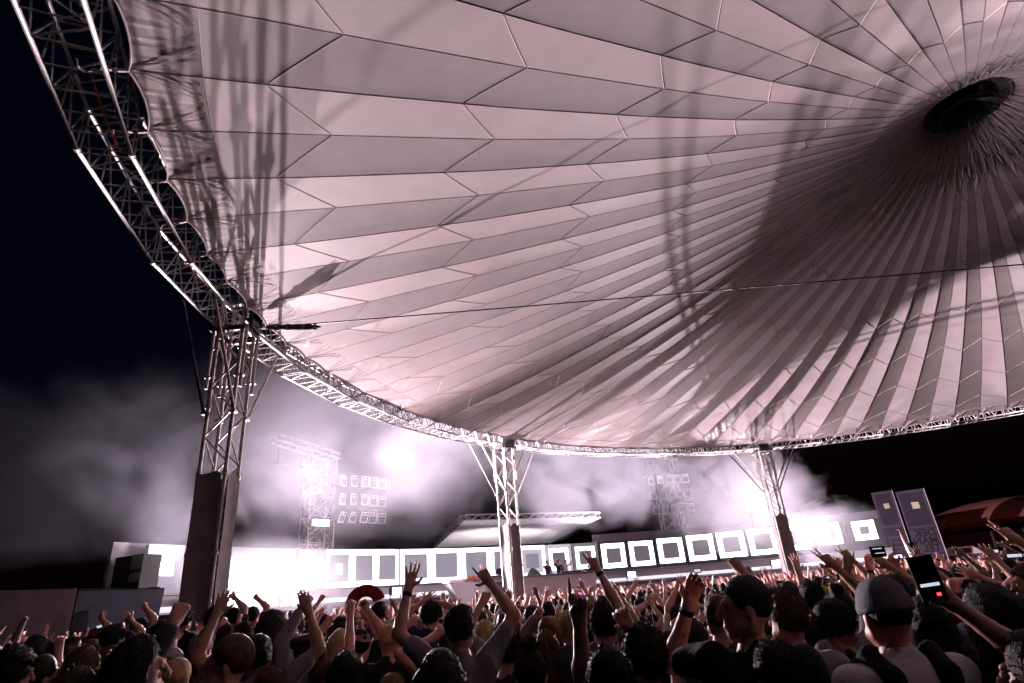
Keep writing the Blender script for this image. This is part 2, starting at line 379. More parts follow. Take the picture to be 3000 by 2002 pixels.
# tie cable across the tent between opposite masts
a = A0 + DA * K_MAST[0]; pa = np.array([TC[0] + 20.2 * math.cos(a), TC[1] + 20.2 * math.sin(a), 8.63]); pb = np.array([TC[0] - 20.2 * math.cos(a), TC[1] - 20.2 * math.sin(a), 8.63])
tc = empty('tie_cable', tuple(pa)); tag(tc, 'thin black steel tie cable spanning the tent below the roof', 'cable')
m = MB(); m.tube([(pb - pa) * t - np.array([0, 0, 0.3 * t * (1 - t)]) for t in np.linspace(0, 1, 30)], 0.017, 5); m.obj('wire', M_BLACK, tc)
m = MB(); u = (pb - pa) / np.linalg.norm(pb - pa); rrr = [0.03, 0.07, 0.075, 0.06, 0.08, 0.075, 0.085, 0.07, 0.08, 0.05, 0.02]
m.tube([u * (0.35 + 0.14 * i) - np.array([0, 0, 0.012 * i]) for i in range(11)], rrr, 8); m.obj('cloth_wrapping', M_CAP, tc, True)
m = MB()
for i in (2, 4, 7, 9): m.tube([u * (0.35 + 0.14 * i - 0.03) - np.array([0, 0, 0.012 * i]), u * (0.35 + 0.14 * i + 0.03) - np.array([0, 0, 0.012 * i])], 0.09, 8)
m.obj('tape_band', mat('brown_tape', (0.16, 0.10, 0.06), 0.6), tc)
# orange ratchet straps hanging in the near truss section
for i, (k0, k1, za, zb) in enumerate(((0.6, 1.3, 9.3, 8.75), (0.9, 1.5, 9.2, 8.8), (4.4, 4.9, 9.2, 8.75))):
    a = A0 + DA * k0; b = A0 + DA * k1; m = MB()
    p = np.array([TC[0] + 20.7 * math.cos(a), TC[1] + 20.7 * math.sin(a), za]); q = np.array([TC[0] + 20.5 * math.cos(b), TC[1] + 20.5 * math.sin(b), zb])
    m.tube([p, (p + q) / 2 - np.array([0, 0, 0.05]), q], 0.02, 4)
    o = m.obj('ratchet_strap', M_ORANGE); tag(o, ['orange webbing strap in ring truss, topmost at upper left', 'second orange strap in ring truss, just below the topmost', 'short orange strap in the ring truss above the nearest mast'][i], 'strap', 'orange straps in the truss')
# ================================================================ stage: curved deck, ledge and back wall
M_DECK = mat('stage_deck_paint', (0.10, 0.10, 0.12), 0.6, noise=0.2, nscale=3)
M_SKIRT = mat('stage_skirt_grey', (0.42, 0.41, 0.46), 0.7, noise=0.1, nscale=2)
M_NAVY = mat('stage_skirt_navy', (0.03, 0.034, 0.055), 0.7, noise=0.2, nscale=2)
M_WALL = mat('stage_wall_grey', (0.45, 0.43, 0.47), 0.75, noise=0.08, nscale=1.2)
M_CAB = mat('led_cabinet_black', (0.06, 0.06, 0.07), 0.45, noise=0.15, nscale=6)
M_LED = mat('led_white', (0.8, 0.8, 0.8), 0.5, emit=(0.93, 0.94, 1.0), estr=4.5)
M_LEDDIM = mat('led_lilac_dim', (0.3, 0.3, 0.3), 0.5, emit=(0.82, 0.76, 0.92), estr=0.55)
M_HAZEWIN = mat('led_window_haze', (0.2, 0.2, 0.2), 0.5, emit=(0.60, 0.57, 0.76), estr=0.34)  # grey glow stands in for haze in front of the screens
M_HAZEWIN2 = mat('led_window_haze_faint', (0.2, 0.2, 0.2), 0.5, emit=(0.60, 0.56, 0.72), estr=0.13)  # same haze glow, fainter, for the right-hand screens
M_LEDLOW = mat('led_grey_low', (0.2, 0.2, 0.2), 0.5, emit=(0.60, 0.58, 0.75), estr=0.16)
M_SPK = mat('speaker_black', (0.03, 0.03, 0.033), 0.55, noise=0.2, nscale=8)
M_SPKRIM = mat('speaker_rim_white', (0.85, 0.85, 0.86), 0.5)
M_SPKGRILLE = mat('speaker_grille', (0.07, 0.07, 0.075), 0.6)
M_WHITECLOTH = mat('stage_roof_cloth', (0.80, 0.77, 0.79), 0.7, noise=0.04, nscale=1)
def arcbox(m, t0, t1, r0, r1, z0, z1, n=None):
    n = n or max(1, int(abs(t1 - t0) / 2))
    for i in range(n):
        a, b = t0 + (t1 - t0) * i / n, t0 + (t1 - t0) * (i + 1) / n
        q = [pol(a, r0), pol(a, r1), pol(b, r1), pol(b, r0)]
        m.hexa([p + [0, 0, z0] for p in q], [p + [0, 0, z1] for p in q])
stage = empty('stage', tuple(pol(110, 31)))
tag(stage, 'long curved concert stage deck with grey skirt below the screens', 'stage')
o0 = pol(110, 31)
def sobj(m, name, mt, par=None, smooth=False):
    o = m.obj(name, mt, par or stage, smooth); o.matrix_parent_inverse = Matrix.Translation(-Vector(o0)); return o
m = MB(); arcbox(m, 69.8, 158, 29.6, 34.2, 2.12, 2.30); sobj(m, 'deck', M_DECK)
m = MB(); arcbox(m, 69.8, 158, 31.55, 32.7, 2.304, 3.06); sobj(m, 'ledge', M_SKIRT)
m = MB(); arcbox(m, 69.8, 158, 31.40, 32.0, 3.062, 3.12); sobj(m, 'ledge_lip', M_WALL)
th = 157.5; i = 0
while th > 70:
    w = 3.75; m = MB(); arcbox(m, th - w + 0.12, th, 29.62, 29.72, 0.02, 2.115, 2)
    sobj(m, 'skirt_panel', M_NAVY if i % 5 in (1, 3) else M_SKIRT); th -= w; i += 1
m = MB(); arcbox(m, 132, 159.5, 32.55, 32.75, 3.07, 5.2); sobj(m, 'back_wall', M_WALL)
m = MB(); arcbox(m, 69.6, 106, 32.55, 32.75, 3.07, 5.68); sobj(m, 'back_wall', mat('stage_wall_dark', (0.16, 0.15, 0.18), 0.75, noise=0.1, nscale=1.5))
m = MB(); arcbox(m, 69, 157, 31.50, 31.545, 2.42, 2.62); sobj(m, 'light_strip', mat('led_strip', (0.8, 0.8, 0.8), 0.5, emit=(0.95, 0.93, 1), estr=0.9))

# LED screens standing on the ledge
def rect_ring(m, ow, oh, iw, ih, y, cz=0.0, d=0.02):
    if iw <= 0: m.box((0, y, cz), (ow, d, oh)); return
    tx, tz = (ow - iw) / 2, (oh - ih) / 2
    m.box((0, y, cz + ih / 2 + tz / 2), (ow, d, tz)); m.box((0, y, cz - ih / 2 - tz / 2), (ow, d, tz))
    m.box((-(iw + tx) / 2, y, cz), (tx, d, ih)); m.box(((iw + tx) / 2, y, cz), (tx, d, ih))
PAN = [  # theta, width of panel, rings: (outer w, outer h, inner w, inner h, centre z, material)
    (155.7, 1.9, [(0.64, 0.54, 0, 0, 4.14, M_LED)]), (152.1, 1.9, [(0.6, 0.54, 0, 0, 4.14, M_LED)]), (148.55, 1.85, [(0.54, 0.52, 0, 0, 4.14, M_LED)]),
    (145.3, 1.75, [(0.5, 0.5, 0, 0, 4.12, M_LED)]), (142.0, 1.66, [(0.46, 0.47, 0, 0, 4.11, M_LED)]),
    (139.0, 1.60, [(1.60, 1.96, 1.25, 1.43, 4.08, M_LED), (0.42, 0.5, 0, 0, 4.09, M_LED)]),
    (136.15, 1.575, [(1.57, 1.96, 1.12, 1.38, 4.07, M_LED)]), (133.4, 1.50, [(1.52, 1.96, 1.14, 1.36, 4.05, M_LED)]),
    (129.95, 2.12, [(2.12, 1.96, 1.57, 1.40, 4.06, M_LED)]), (126.12, 2.12, [(2.12, 1.96, 1.57, 1.44, 4.06, M_LED)]), (122.3, 2.1, [(2.10, 1.96, 1.55, 1.46, 4.08, M_LED)]),
    (118.57, 2.06, [(2.06, 1.96, 1.55, 1.42, 4.1, M_LED)]),
    (114.9, 2.0, [(1.98, 1.96, 1.5, 1.5, 4.12, M_LED), (1.5, 1.5, 0.97, 0.91, 4.12, M_LEDDIM)]),
    (111.3, 1.98, [(1.94, 1.96, 1.46, 1.43, 4.14, M_LEDDIM), (1.46, 1.43, 0.96, 0.9, 4.14, M_LED)]),
    (107.7, 1.98, [(1.94, 1.96, 1.49, 1.46, 4.14, M_LEDLOW), (1.49, 1.46, 0.97, 0.92, 4.14, M_LED)]),
    (103.9, 2.12, [(1.76, 1.62, 1.10, 1.0, 4.14, M_LED)]), (100.1, 2.12, [(1.80, 1.64, 1.16, 1.06, 4.16, M_LED)]), (96.2, 2.16, [(1.87, 1.68, 1.19, 1.07, 4.21, M_LED)]),
    (92.2, 2.2, [(1.92, 1.73, 1.22, 1.08, 4.24, M_LED)]), (88.2, 2.2, [(1.95, 1.73, 1.23, 1.08, 4.29, M_LED)]), (84.2, 2.2, [(1.97, 1.76, 1.25, 1.1, 4.30, M_LED)]),
    (80.2, 2.2, [(1.80, 1.68, 1.1, 1.0, 4.36, M_LED)]), (76.15, 2.2, [(1.6, 1.45, 0.9, 0.8, 4.40, M_LED)]), (72.0, 2.2, [(1.42, 1.27, 0.61, 0.54, 4.40, M_LED)])]
plab = ['dark screen with a lone white square, left of the nearest mast', 'dark screen with small white square hidden behind the nearest mast', 'dark screen with small white square, first right of the nearest mast', 'dark screen with small white square in the brightest glare',
        'dark screen with small white square, just left of the white frames', 'leftmost white-framed screen, with a white square inside its window', 'narrow white-framed screen, second white frame from the left', 'narrow white-framed screen, third white frame from the left',
        'wide white-framed screen, fourth white frame from the left', 'wide white-framed screen, fifth white frame from the left', 'white-framed screen left of the two figures on the DJ booth', 'white-framed screen partly behind the middle mast', 'screen with white outer and lilac inner frame right of the middle mast',
        'lilac screen with white frame behind the three people at the decks', 'grey screen with white frame right of the DJ booth', 'first detached white square frame right of the DJ booth', 'second detached white square frame right of the DJ booth', 'third detached white square frame right of the DJ booth',
        'fourth detached white square frame right of the DJ booth', 'fifth detached white square frame, at the edge of the thick smoke', 'white square frame veiled by smoke left of the right mast', 'white square frame beside the right mast, veiled by smoke', 'white frame half buried in smoke right of the right mast', 'rightmost screen, thick white square with small dark hole']
for (th, w, rings), lab in zip(PAN, plab):
    p = pol(th, 32.0, 0); e = empty('led_screen', (p[0], p[1], 3.122), math.radians(th + 90)); tag(e, lab, 'screen', 'row of square screens on the stage arc')
    # local: x along the wall, +y faces the audience (towards the tent axis)
    m = MB(); m.box((0, -0.12, 0.99), (w, 0.2, 1.98)); m.obj('cabinet', M_CAB, e)
    for j, (ow, oh, iw, ih, cz, mt) in enumerate(rings):
        m = MB(); rect_ring(m, ow, oh, iw, ih, -0.008, cz - 3.122 if oh < 1.9 else 0.99, 0.024); m.obj('lit_frame' if iw else 'lit_square', mt, e)
    iw, ih, cz = rings[0][2:5] if len(rings) == 1 or th > 130 else rings[1][2:5]
    m = MB(); m.box((0, -0.016, cz - 3.122), ((iw or w - .02) - .002, 0.012, (ih or 1.96) - .002)); m.obj('haze_window', M_HAZEWIN if th > 112 else M_HAZEWIN2, e)  # lavender haze before the screen put into a glowing panel
# flood lamps of the stage, with the added ones among them
M_LENS = mat('lamp_lens', (1, 1, 1), 0.2, emit=(1, 0.93, 0.95), estr=25)
llab = ['left flood lamp on the deck right behind the nearest mast', 'right flood lamp on the deck right behind the nearest mast', 'single flood lamp on the deck amid the brightest glare', 'left flood lamp before the left speaker tower above the frames', 'right flood lamp before the left speaker tower above the frames', 'flood lamp on a stand atop the screens left of the right mast', 'flood lamp on the deck below the smoke left of the right mast', 'added flood lamp for the smoke, on deck left of nearest mast', 'added flood lamp for the roof rim, on deck below third white frame', 'added flood lamp for the smoke, on deck below first detached frame', 'added flood lamp for the roof rim, on deck behind the DJ booth', 'added left uplight for the white stage roof, on the deck below it', 'added right uplight for the white stage roof, on the deck below it']
for (th, r, z, w, c, _a, _c), lab in zip(LAMPS, llab):
    p = pol(th, r); e = empty('flood_lamp', (p[0], p[1], z - 0.448), math.radians(th + 90)); tag(e, lab, 'stage lamp', 'flood lamps of the stage')
    m = MB(); m.box((0, 0.0, 0.46), (0.62, 0.30, 0.42)); m.box((0, -0.2, 0.46), (0.4, 0.12, 0.3)); m.obj('housing', M_BLACK, e)
    m = MB(); m.box((0, 0.156, 0.46) if r < 33.2 else (0, 0, 0.676), (0.52, 0.008, 0.32) if r < 33.2 else (0.52, 0.25, 0.008)); m.obj('lens', M_LENS, e)
    m = MB(); m.box((-0.33, 0, 0.24), (0.03, 0.05, 0.46)); m.box((0.33, 0, 0.24), (0.03, 0.05, 0.46)); m.box((0, 0, 0.015), (0.7, 0.2, 0.03)); m.obj('yoke', M_BLACK, e)
    if z > 5: m = MB(); m.tube([(0, 0, 0), (0, 0, (5.11 if r < 32.5 else 2.3) - (z - 0.448))], 0.035, 6); m.box((0, 0, (5.125 if r < 32.5 else 2.31) - (z - 0.448)), (0.5, 0.16, 0.02)); m.obj('stand', M_BLACK, e)

# speaker towers with hanging clusters
def speaker_meshes(w=0.50, h=0.64, d=0.55):
    b = MB(); b.hexa([(-w / 2, 0, -h / 2), (w / 2, 0, -h / 2), (w * .36, -d, -h / 2), (-w * .36, -d, -h / 2)], [(-w / 2, 0, h / 2), (w / 2, 0, h / 2), (w * .36, -d, h / 2), (-w * .36, -d, h / 2)])
    r = MB(); rect_ring(r, w, h, w - 0.10, h - 0.10, 0.012, 0, 0.03); r.box((0, 0.012, h * 0.22), (w - 0.1, 0.03, 0.035)); r.box((0, 0.012, h * 0.33), (0.04, 0.03, h * 0.2))
    g_ = MB(); g_.box((0, 0.004, 0), (w - 0.1, 0.012, h - 0.1)); g_.box((0, 0.02, -h * 0.12), (0.16, 0.03, 0.03))
    return b.mesh('cabinet', M_SPK), r.mesh('front_rim', M_SPKRIM), g_.mesh('grille', M_SPKGRILLE)
SPM = speaker_meshes()
def speaker_cluster(name, thc, rows, side):
    for j, (z, tilt) in enumerate(rows):
        for i in range(5):
            th = thc + (2 - i) * 1.17; p = pol(th, 32.6 - 0.25 * (1 - abs(i - 2) / 2)); e = empty('hanging_speaker', (p[0], p[1], z)); e.rotation_euler = (math.radians(-tilt), 0, math.radians(th + 90 + (2 - i) * 9))
            tag(e, f"white-rimmed loudspeaker, {['leftmost', 'second from left', 'middle', 'second from right', 'rightmost'][i]} in {['top', 'middle', 'bottom'][j]} row of the {side} hanging cluster", 'loudspeaker', f'{side} hanging speaker cluster')
            for nm, me in zip(('cabinet', 'front_rim', 'grille'), SPM): inst(nm, me, e)
ROWS = [(9.05, 2), (7.98, 6), (6.95, 24)]
speaker_cluster('l', 135.9, ROWS, 'left'); speaker_cluster('r', 94.5, [(9.32, 2), (8.2, 6), (7.15, 24)], 'right')
def tower(th, r, label, beam_dth, ztop):
    p = pol(th, r); e = empty('speaker_tower', tuple(p), math.radians(th + 90)); tag(e, label, 'tower')
    H = 0.8
    for sx in (-1, 1):
        for sy in (-1, 1):
            m = MB(); m.tube([(sx * H, sy * H * 0.6, 0), (sx * H, sy * H * 0.6, ztop)], 0.05, 6); m.obj('leg', M_ALU, e)
    m = MB()
    for i in range(int(ztop / 1.4)):
        z = i * 1.4
        for sy in (-1, 1):
            m.tube([(-H, sy * H * .6, z), (H, sy * H * .6, z + 1.4)], 0.03, 4); m.tube([(H, sy * H * .6, z), (-H, sy * H * .6, z + 1.4)], 0.03, 4); m.tube([(-H, sy * H * .6, z), (H, sy * H * .6, z)], 0.03, 4)
        for sx in (-1, 1): m.tube([(sx * H, -H * .6, z), (sx * H, H * .6, z + 1.4)], 0.03, 4)
    m.obj('bracing', M_ALU, e)
    m = MB(); x1 = beam_dth
    for sy in (-0.45, 0.45):
        m.tube([(-1.1, sy, ztop), (x1, sy + 0.5, ztop + 0.5)], 0.06, 6); m.tube([(-1.1, sy, ztop + .35), (x1, sy + 0.5, ztop + 0.85)], 0.05, 6)
    for t in np.linspace(0, 1, 9): m.tube([(-1.1 + (x1 + 1.1) * t, -0.45 + 0.5 * t, ztop + 0.5 * t), (-1.1 + (x1 + 1.1) * t, 0.45 + 0.5 * t, ztop + .35 + .5 * t)], 0.025, 4)
    m.obj('top_beam', M_ALU, e)
    m = MB(); bx = x1 * 0.8
    for dx in (-0.9, 0.9): m.tube([(bx * .8 + dx, 0.4, ztop + 0.3), (bx * .8 + dx * 1.2, 1.0, 9.6 if th > 120 else 9.8)], 0.02, 4)
    m.box((bx * .8, 1.0, 9.62 if th > 120 else 9.82), (2.9, 0.1, 0.08)); m.obj('hoist_chain', M_BLACK, e)
tower(139.9, 33.7, 'left lattice tower holding a speaker cluster, faint in the smoke', 3.2, 10.5)
tower(94.2, 34.0, 'right lattice tower behind smoke with speakers in front', 0.9, 11.0)

# flat stage roof behind the screens
ZF, ZB = 6.6, 5.95
NLp = np.array([-3.96, 38.3, ZF]); NRp = np.array([5.06, 42.7, ZF]); dd = np.array([-3.3, 9.4, ZB - ZF]); FLp = NLp + dd; FRp = NRp + dd
sr = empty('stage_roof', (0.5, 44.0, 0)); tag(sr, 'flat white stage roof with silver truss edges behind the DJ booth', 'stage roof')
def robj(m, nm, mt):
    o = m.obj(nm, mt, sr); o.matrix_parent_inverse = Matrix.Translation((-0.5, -44.0, 0)); return o
m = MB(); inn = 0.12
m.hexa([NLp, NRp, FRp, FLp], [q + np.array([0, 0, 0.03]) for q in (NLp, NRp, FRp, FLp)]); robj(m, 'ceiling_cloth', M_WHITECLOTH)
M_TRUSSDK = mat('truss_dark', (0.45, 0.43, 0.46), 0.5, metal=0.3)
def box_truss(a, b, s=0.34, bay=0.5):
    mc = MB(); ml = MB(); d = b - a; L = np.linalg.norm(d); d /= L; u = np.array([0, 0, 1.0]); w = np.cross(d, u); w /= np.linalg.norm(w)
    cn = [w * s / 2, -w * s / 2, w * s / 2 + u * s, -w * s / 2 + u * s]
    for c in cn: mc.tube([a + c, b + c], 0.026, 5)
    n = int(L / bay)
    for i in range(n):
        p, q = a + d * L * i / n, a + d * L * (i + 1) / n; k = i % 2
        for c0, c1 in ((0, 2), (1, 3), (0, 1), (2, 3)): ml.tube([p + cn[c0 if k else c1], q + cn[c1 if k else c0]], 0.016, 4, False)
    return mc, ml
for a, b in ((NLp, NRp), (NLp, FLp), (NRp, FRp), (FLp, FRp)):
    mc, ml = box_truss(a + [0, 0, .04], b + [0, 0, .04]); o = robj(mc, 'edge_truss', M_TRUSSDK); ml_o = ml.obj('lacing', M_TRUSSDK, o)
for q in (FLp, FRp):
    m = MB(); m.tube([(q[0], q[1], 2.3 if q[1] < 42 else 0), q], 0.07, 6); robj(m, 'post', M_TRUSSDK)
m = MB()
for t in (0.25, 0.5, 0.75):
    m.tube([NLp + (NRp - NLp) * t - [0, 0, .01], FLp + (FRp - FLp) * t - [0, 0, .01]], 0.012, 4)
robj(m, 'cloth_seam', M_WELD)

# DJ booth
M_BOOTH = mat('booth_grey', (0.50, 0.47, 0.52), 0.6, noise=0.06, nscale=2)
bo = empty('dj_booth', tuple(pol(121, 28))); tag(bo, 'long grey angular DJ booth with wedge end in front of the screens', 'DJ booth')
def bobj(m, nm, mt):
    o = m.obj(nm, mt, bo); o.matrix_parent_inverse = Matrix.Translation(-Vector(pol(121, 28))); return o
m = MB(); arcbox(m, 110.5, 128.5, 27.5, 28.1, 2.96, 3.06, 8); bobj(m, 'counter_top', mat('booth_top_dark', (0.12, 0.11, 0.13), 0.5))
m = MB(); arcbox(m, 110.5, 127.6, 27.62, 27.74, 1.0, 2.955, 8); bobj(m, 'front_panel', M_BOOTH)
m = MB(); a0_, a1_ = pol(127.65, 27.6), pol(130.9, 27.6); b0_, b1_ = pol(127.65, 28.2), pol(130.9, 28.2)
m.hexa([a0_ + [0, 0, 1.0], pol(128.4, 27.6) + [0, 0, 1.0], pol(128.4, 28.2) + [0, 0, 1.0], b0_ + [0, 0, 1.0]], [a0_ + [0, 0, 2.9], a1_ + [0, 0, 2.9], b1_ + [0, 0, 2.9], b0_ + [0, 0, 2.9]]); bobj(m, 'wedge_wing', M_SKIRT)
m = MB(); arcbox(m, 127.7, 131.0, 27.55, 28.25, 2.905, 3.06, 2); bobj(m, 'wing_top', M_WHITECLOTH)
m = MB(); arcbox(m, 127.2, 128.7, 27.48, 28.0, 3.065, 3.20, 1); bobj(m, 'red_case', mat('booth_red', (0.55, 0.10, 0.06), 0.5))
for th in (125.0, 124.0):
    m = MB(); arcbox(m, th - .4, th + .5, 27.57, 27.615, 2.2, 2.8, 1); bobj(m, 'vent_grille', M_NAVY)
m = MB(); arcbox(m, 110.2, 129.0, 27.75, 31.5, 1.9, 2.02, 8); bobj(m, 'riser_floor', M_DECK)
gear = [('monitor_wedge', 118.7, 28.0, (0.8, 0.5), 'black wedge monitor speaker on the DJ booth right of the middle mast', 'speaker'), ('dj_mixer', 113.8, 27.85, (1.4, 0.4), 'black row of decks and mixer before the three DJs', 'mixer'), ('dj_mixer', 124.2, 27.85, (1.3, 0.4), 'black row of decks before the bald man on the booth', 'mixer')]
for nm, th, r, (w, d), lab, cat in gear:
    p = pol(th, r); e = empty(nm, (p[0], p[1], 3.062), math.radians(th + 90)); tag(e, lab, cat)
    if nm == 'monitor_wedge':
        m = MB(); m.hexa([(-w / 2, -d / 2, 0), (w / 2, -d / 2, 0), (w / 2, d / 2, 0), (-w / 2, d / 2, 0)], [(-w * .1, -d / 2, .42), (w * .1, -d / 2, .42), (w * .12, -d * .2, .40), (-w * .12, -d * .2, .40)]); m.obj('body', M_SPK, e)
    else:
        for i in range(4):
            m = MB(); m.box((-w / 2 + w / 8 + i * w / 4, 0, 0.05), (w / 4 - 0.03, d, 0.1)); b_ = m.obj('deck_unit', M_SPK, e); m = MB(); m.tube([(-w / 2 + w / 8 + i * w / 4, 0, 0.1), (-w / 2 + w / 8 + i * w / 4, 0, 0.12)], 0.1, 14); m.obj('platter', M_STEEL, b_)
p = pol(111.9, 27.9); e = empty('desk_lamp', (p[0], p[1], 3.062)); tag(e, 'small warm orange lamp glowing at the right end of the booth', 'lamp')
m = MB(); m.tube([(0, 0, 0), (0, 0, 0.22)], 0.012, 5); m.tube([(0, 0, 0), (0, 0, 0.02)], 0.06, 8); m.obj('stem', M_BLACK, e); m = MB(); m.tube([(-.12, 0, .26), (.12, 0, .26)], 0.05, 8); m.obj('lamp_head', mat('lamp_orange', (1, .5, .2), .4, emit=(1, 0.45, 0.12), estr=4), e)
p = pol(110.9, 27.95); e = empty('video_camera', (p[0], p[1], 3.062), math.radians(60)); tag(e, 'small black camera on the far right end of the booth', 'camera')
m = MB(); m.box((0, 0, 0.3), (0.3, 0.16, 0.18)); m.tube([(0.14, 0, .3), (0.28, 0, .3)], 0.07, 10); m.obj('body', M_BLACK, e); m = MB()
for w in (0, 2.1, 4.2): m.tube([(0, 0, .22), (.12 * math.cos(w), .12 * math.sin(w), 0)], 0.01, 4)
m.obj('tripod', M_BLACK, e)

# left wing: two blocks with a speaker stack
M_BLK1 = mat('wing_block_grey', (0.13, 0.115, 0.13), 0.8, noise=0.15, nscale=2)
e = empty('stage_wing', tuple(at((110, 1860), 27) * [1, 1, 0])); tag(e, 'grey box-shaped stage wing at the far left edge', 'stage block')
def blk(px0, px1, t0, t1, z1, nm, mt, par, dep=3.0, lean=0.0):
    a = at((px0, 1800), t0); b = at((px1, 1800), t1); a[2] = b[2] = 0; dvec = (b - a) / np.linalg.norm(b - a); nrm = np.array([-dvec[1], dvec[0], 0]); nrm = nrm if nrm[1] > 0 else -nrm
    m = MB(); m.hexa([a, b, b + nrm * dep, a + nrm * dep], [a + [0, 0, z1], b + [0, 0, z1] + dvec * lean, b + nrm * dep + [0, 0, z1], a + nrm * dep + [0, 0, z1]])
    o = m.obj(nm, mt, par); o.matrix_parent_inverse = Matrix.Translation(-par.location); return o
blk(-120, 212, 26.5, 27.5, 3.36, 'wall_panel', M_BLK1, e); blk(-125, 214, 26.45, 27.45, 0.4, 'base_panel', M_NAVY, e)
e = empty('stage_wing', tuple(at((330, 1860), 27.6) * [1, 1, 0])); tag(e, 'dark navy box-shaped stage wing below the speaker stack at left', 'stage block')
blk(216, 452, 27.6, 28.6, 3.30, 'wall_panel', M_NAVY, e, lean=0.25)
m = MB(); a = at((216, 1800), 27.55); b = at((456, 1800), 28.6); a[2] = 3.31; b[2] = 3.31; m.tube([a, b], 0.03, 4); o = m.obj('top_rail', M_BLACK, e); o.matrix_parent_inverse = Matrix.Translation(-e.location)
e = empty('speaker_stack', tuple(at((368, 1860), 29) * [1, 1, 0] + [0, 0, 3.305])); e.rotation_euler = (0, 0, math.radians(-20)); tag(e, 'dark stack of stage speakers standing on the navy wing at left', 'speaker stack')
m = MB(); m.box((0, 0, 0.62), (1.55, 0.8, 1.24)); m.obj('cabinet', M_SPK, e)
m = MB(); m.box((0.45, -0.41, 0.95), (0.55, 0.02, 0.5)); m.obj('horn_panel', M_SKIRT, e); m = MB(); m.box((0.45, -0.41, 0.42), (0.55, 0.02, 0.34)); m.obj('horn_panel', M_SKIRT, e)

# tall screens at right with mirrored lettering
M_TALL = mat('tall_screen_plum', (0.022, 0.015, 0.027), 0.6, noise=0.2, nscale=2, emit=(0.40, 0.22, 0.50), estr=0.015)
M_TALLRIM = mat('tall_screen_rim', (0.042, 0.031, 0.05), 0.5, emit=(0.62, 0.40, 0.75), estr=0.03)
M_DIMSQ = mat('tall_screen_square', (0.4, 0.35, 0.25), 0.6, emit=(0.85, 0.75, 0.55), estr=0.12)
M_LET = mat('letter_dark', (0.012, 0.01, 0.014), 0.7)
def tall(xl, xr, yt, t, lab, text, w, h):
    c = at(((xl + xr) / 2, yt), t); fx = at((xr, yt), t)
    e = empty('tall_screen', (c[0], c[1], 0), math.atan2(-c[0], c[1]) ); tag(e, lab, 'screen tower')
    zt = c[2]; m = MB(); m.box((0, 0, zt / 2), (w, 0.25, zt)); m.obj('body', M_TALL, e)
    m = MB(); rect_ring(m, w - .02, 2.4, w - .28, 2.1, -0.135, zt - 1.22, 0.02); m.obj('rim', M_TALLRIM, e)
    m = MB(); m.box((w * .05, -0.135, zt - 1.0), (w * .26, 0.02, w * .26)); m.obj('lit_square', M_DIMSQ, e)
    m = MB(); m.box((w / 2 + 0.02, -0.10, zt / 2 + .5), (0.035, 0.06, zt - 1)); m.obj('edge_light', mat('edge_pale', (.5, .4, .5), .5, emit=(0.9, 0.75, 0.95), estr=0.3), e)
    return e, zt
e, zt = tall(2556, 2606, 1441, 49.5, 'left of two tall plum screens, with pale framed square low down', '', 1.28, 0)
m = MB(); rect_ring(m, 0.9, 0.85, 0.66, 0.52, -0.137, zt - 3.4, .02); m.box((0, -0.137, zt - 3.38), (.5, .02, .08)); m.box((.1, -0.137, zt - 3.95), (.6, .02, .1)); m.obj('pale_frame', M_TALLRIM, e)
e, zt = tall(2632, 2694, 1437, 48.2, 'right of two tall plum screens, with mirrored dark lettering', '', 1.62, 0)
m = MB(); m.box((0.0, -0.132, zt - 3.25), (1.5, 0.012, 1.5)); m.obj('text_panel', M_TALLRIM, e)
for i, word in enumerate(('DEK', 'MAN', 'TEL')):
    cu = bpy.data.curves.new('lettering', 'FONT'); cu.body = word; cu.size = 0.62; cu.extrude = 0.012; cu.offset = 0.017; cu.align_x = 'LEFT'
    tmp = bpy.data.objects.new('tmp_text', cu); col.objects.link(tmp)
    dg = bpy.context.evaluated_depsgraph_get(); me = bpy.data.meshes.new_from_object(tmp.evaluated_get(dg)); bpy.data.objects.remove(tmp)
    me.materials.clear(); me.materials.append(M_LET); o = bpy.data.objects.new('lettering', me); link(o, e)
    # mirrored left to right, as the photograph shows it: starts at the right edge and runs left
    o.matrix_basis = Matrix.Translation((0.66, -0.152, zt - 2.95 - i * 0.47)) @ Matrix.Scale(-1, 4, (1, 0, 0)) @ Matrix.Rotation(PI / 2, 4, 'X')
m = MB(); rect_ring(m, 1.3, 1.0, 1.05, .8, -0.137, zt - 4.6, .02); m.obj('pale_frame', M_TALLRIM, e)

# red-lit marquee tent and stall at the right edge
M_RED = mat('marquee_cloth_red', (0.24, 0.085, 0.07), 0.75, noise=0.12, nscale=1.5)
c = at((3000, 1600), 60); e = empty('marquee_tent', (c[0], c[1], 0), math.atan2(-c[0], c[1])); tag(e, 'big domed red marquee tent lit red at the right edge', 'tent')
m = MB(); P = []
for i in range(17):
    w = PI * i / 16; row = []
    for j in range(13):
        v = j / 12; hgt = 4.3 * (1 - (abs(2 * v - 1)) ** 2.2) ** .7
        row.append((-6.4 * math.cos(w), -3.5 + 9 * v, 3.6 + (0.35 + 0.65 * hgt / 4.3) * 2.6 * math.sin(w) ** 0.8))
    P.append(row)
m.grid(P); m.obj('roof_cloth', M_RED, e, True)
m = MB()
for x in np.linspace(-6.2, 6.2, 8): m.tube([(x, -3.4, 0), (x, -3.4, 3.6)], 0.05, 6)
m.obj('poles', M_BLACK, e)
m = MB(); P = [[(x, -3.55 - 0.1 * v, 3.75 - 0.9 * v - 0.25 * v * math.sin(PI * (x + 6.4) / 12.8)) for v in (0, .5, 1)] for x in np.linspace(-5.0, 6.3, 20)]
m.grid(P); m.obj('valance', M_CAP, e, True)
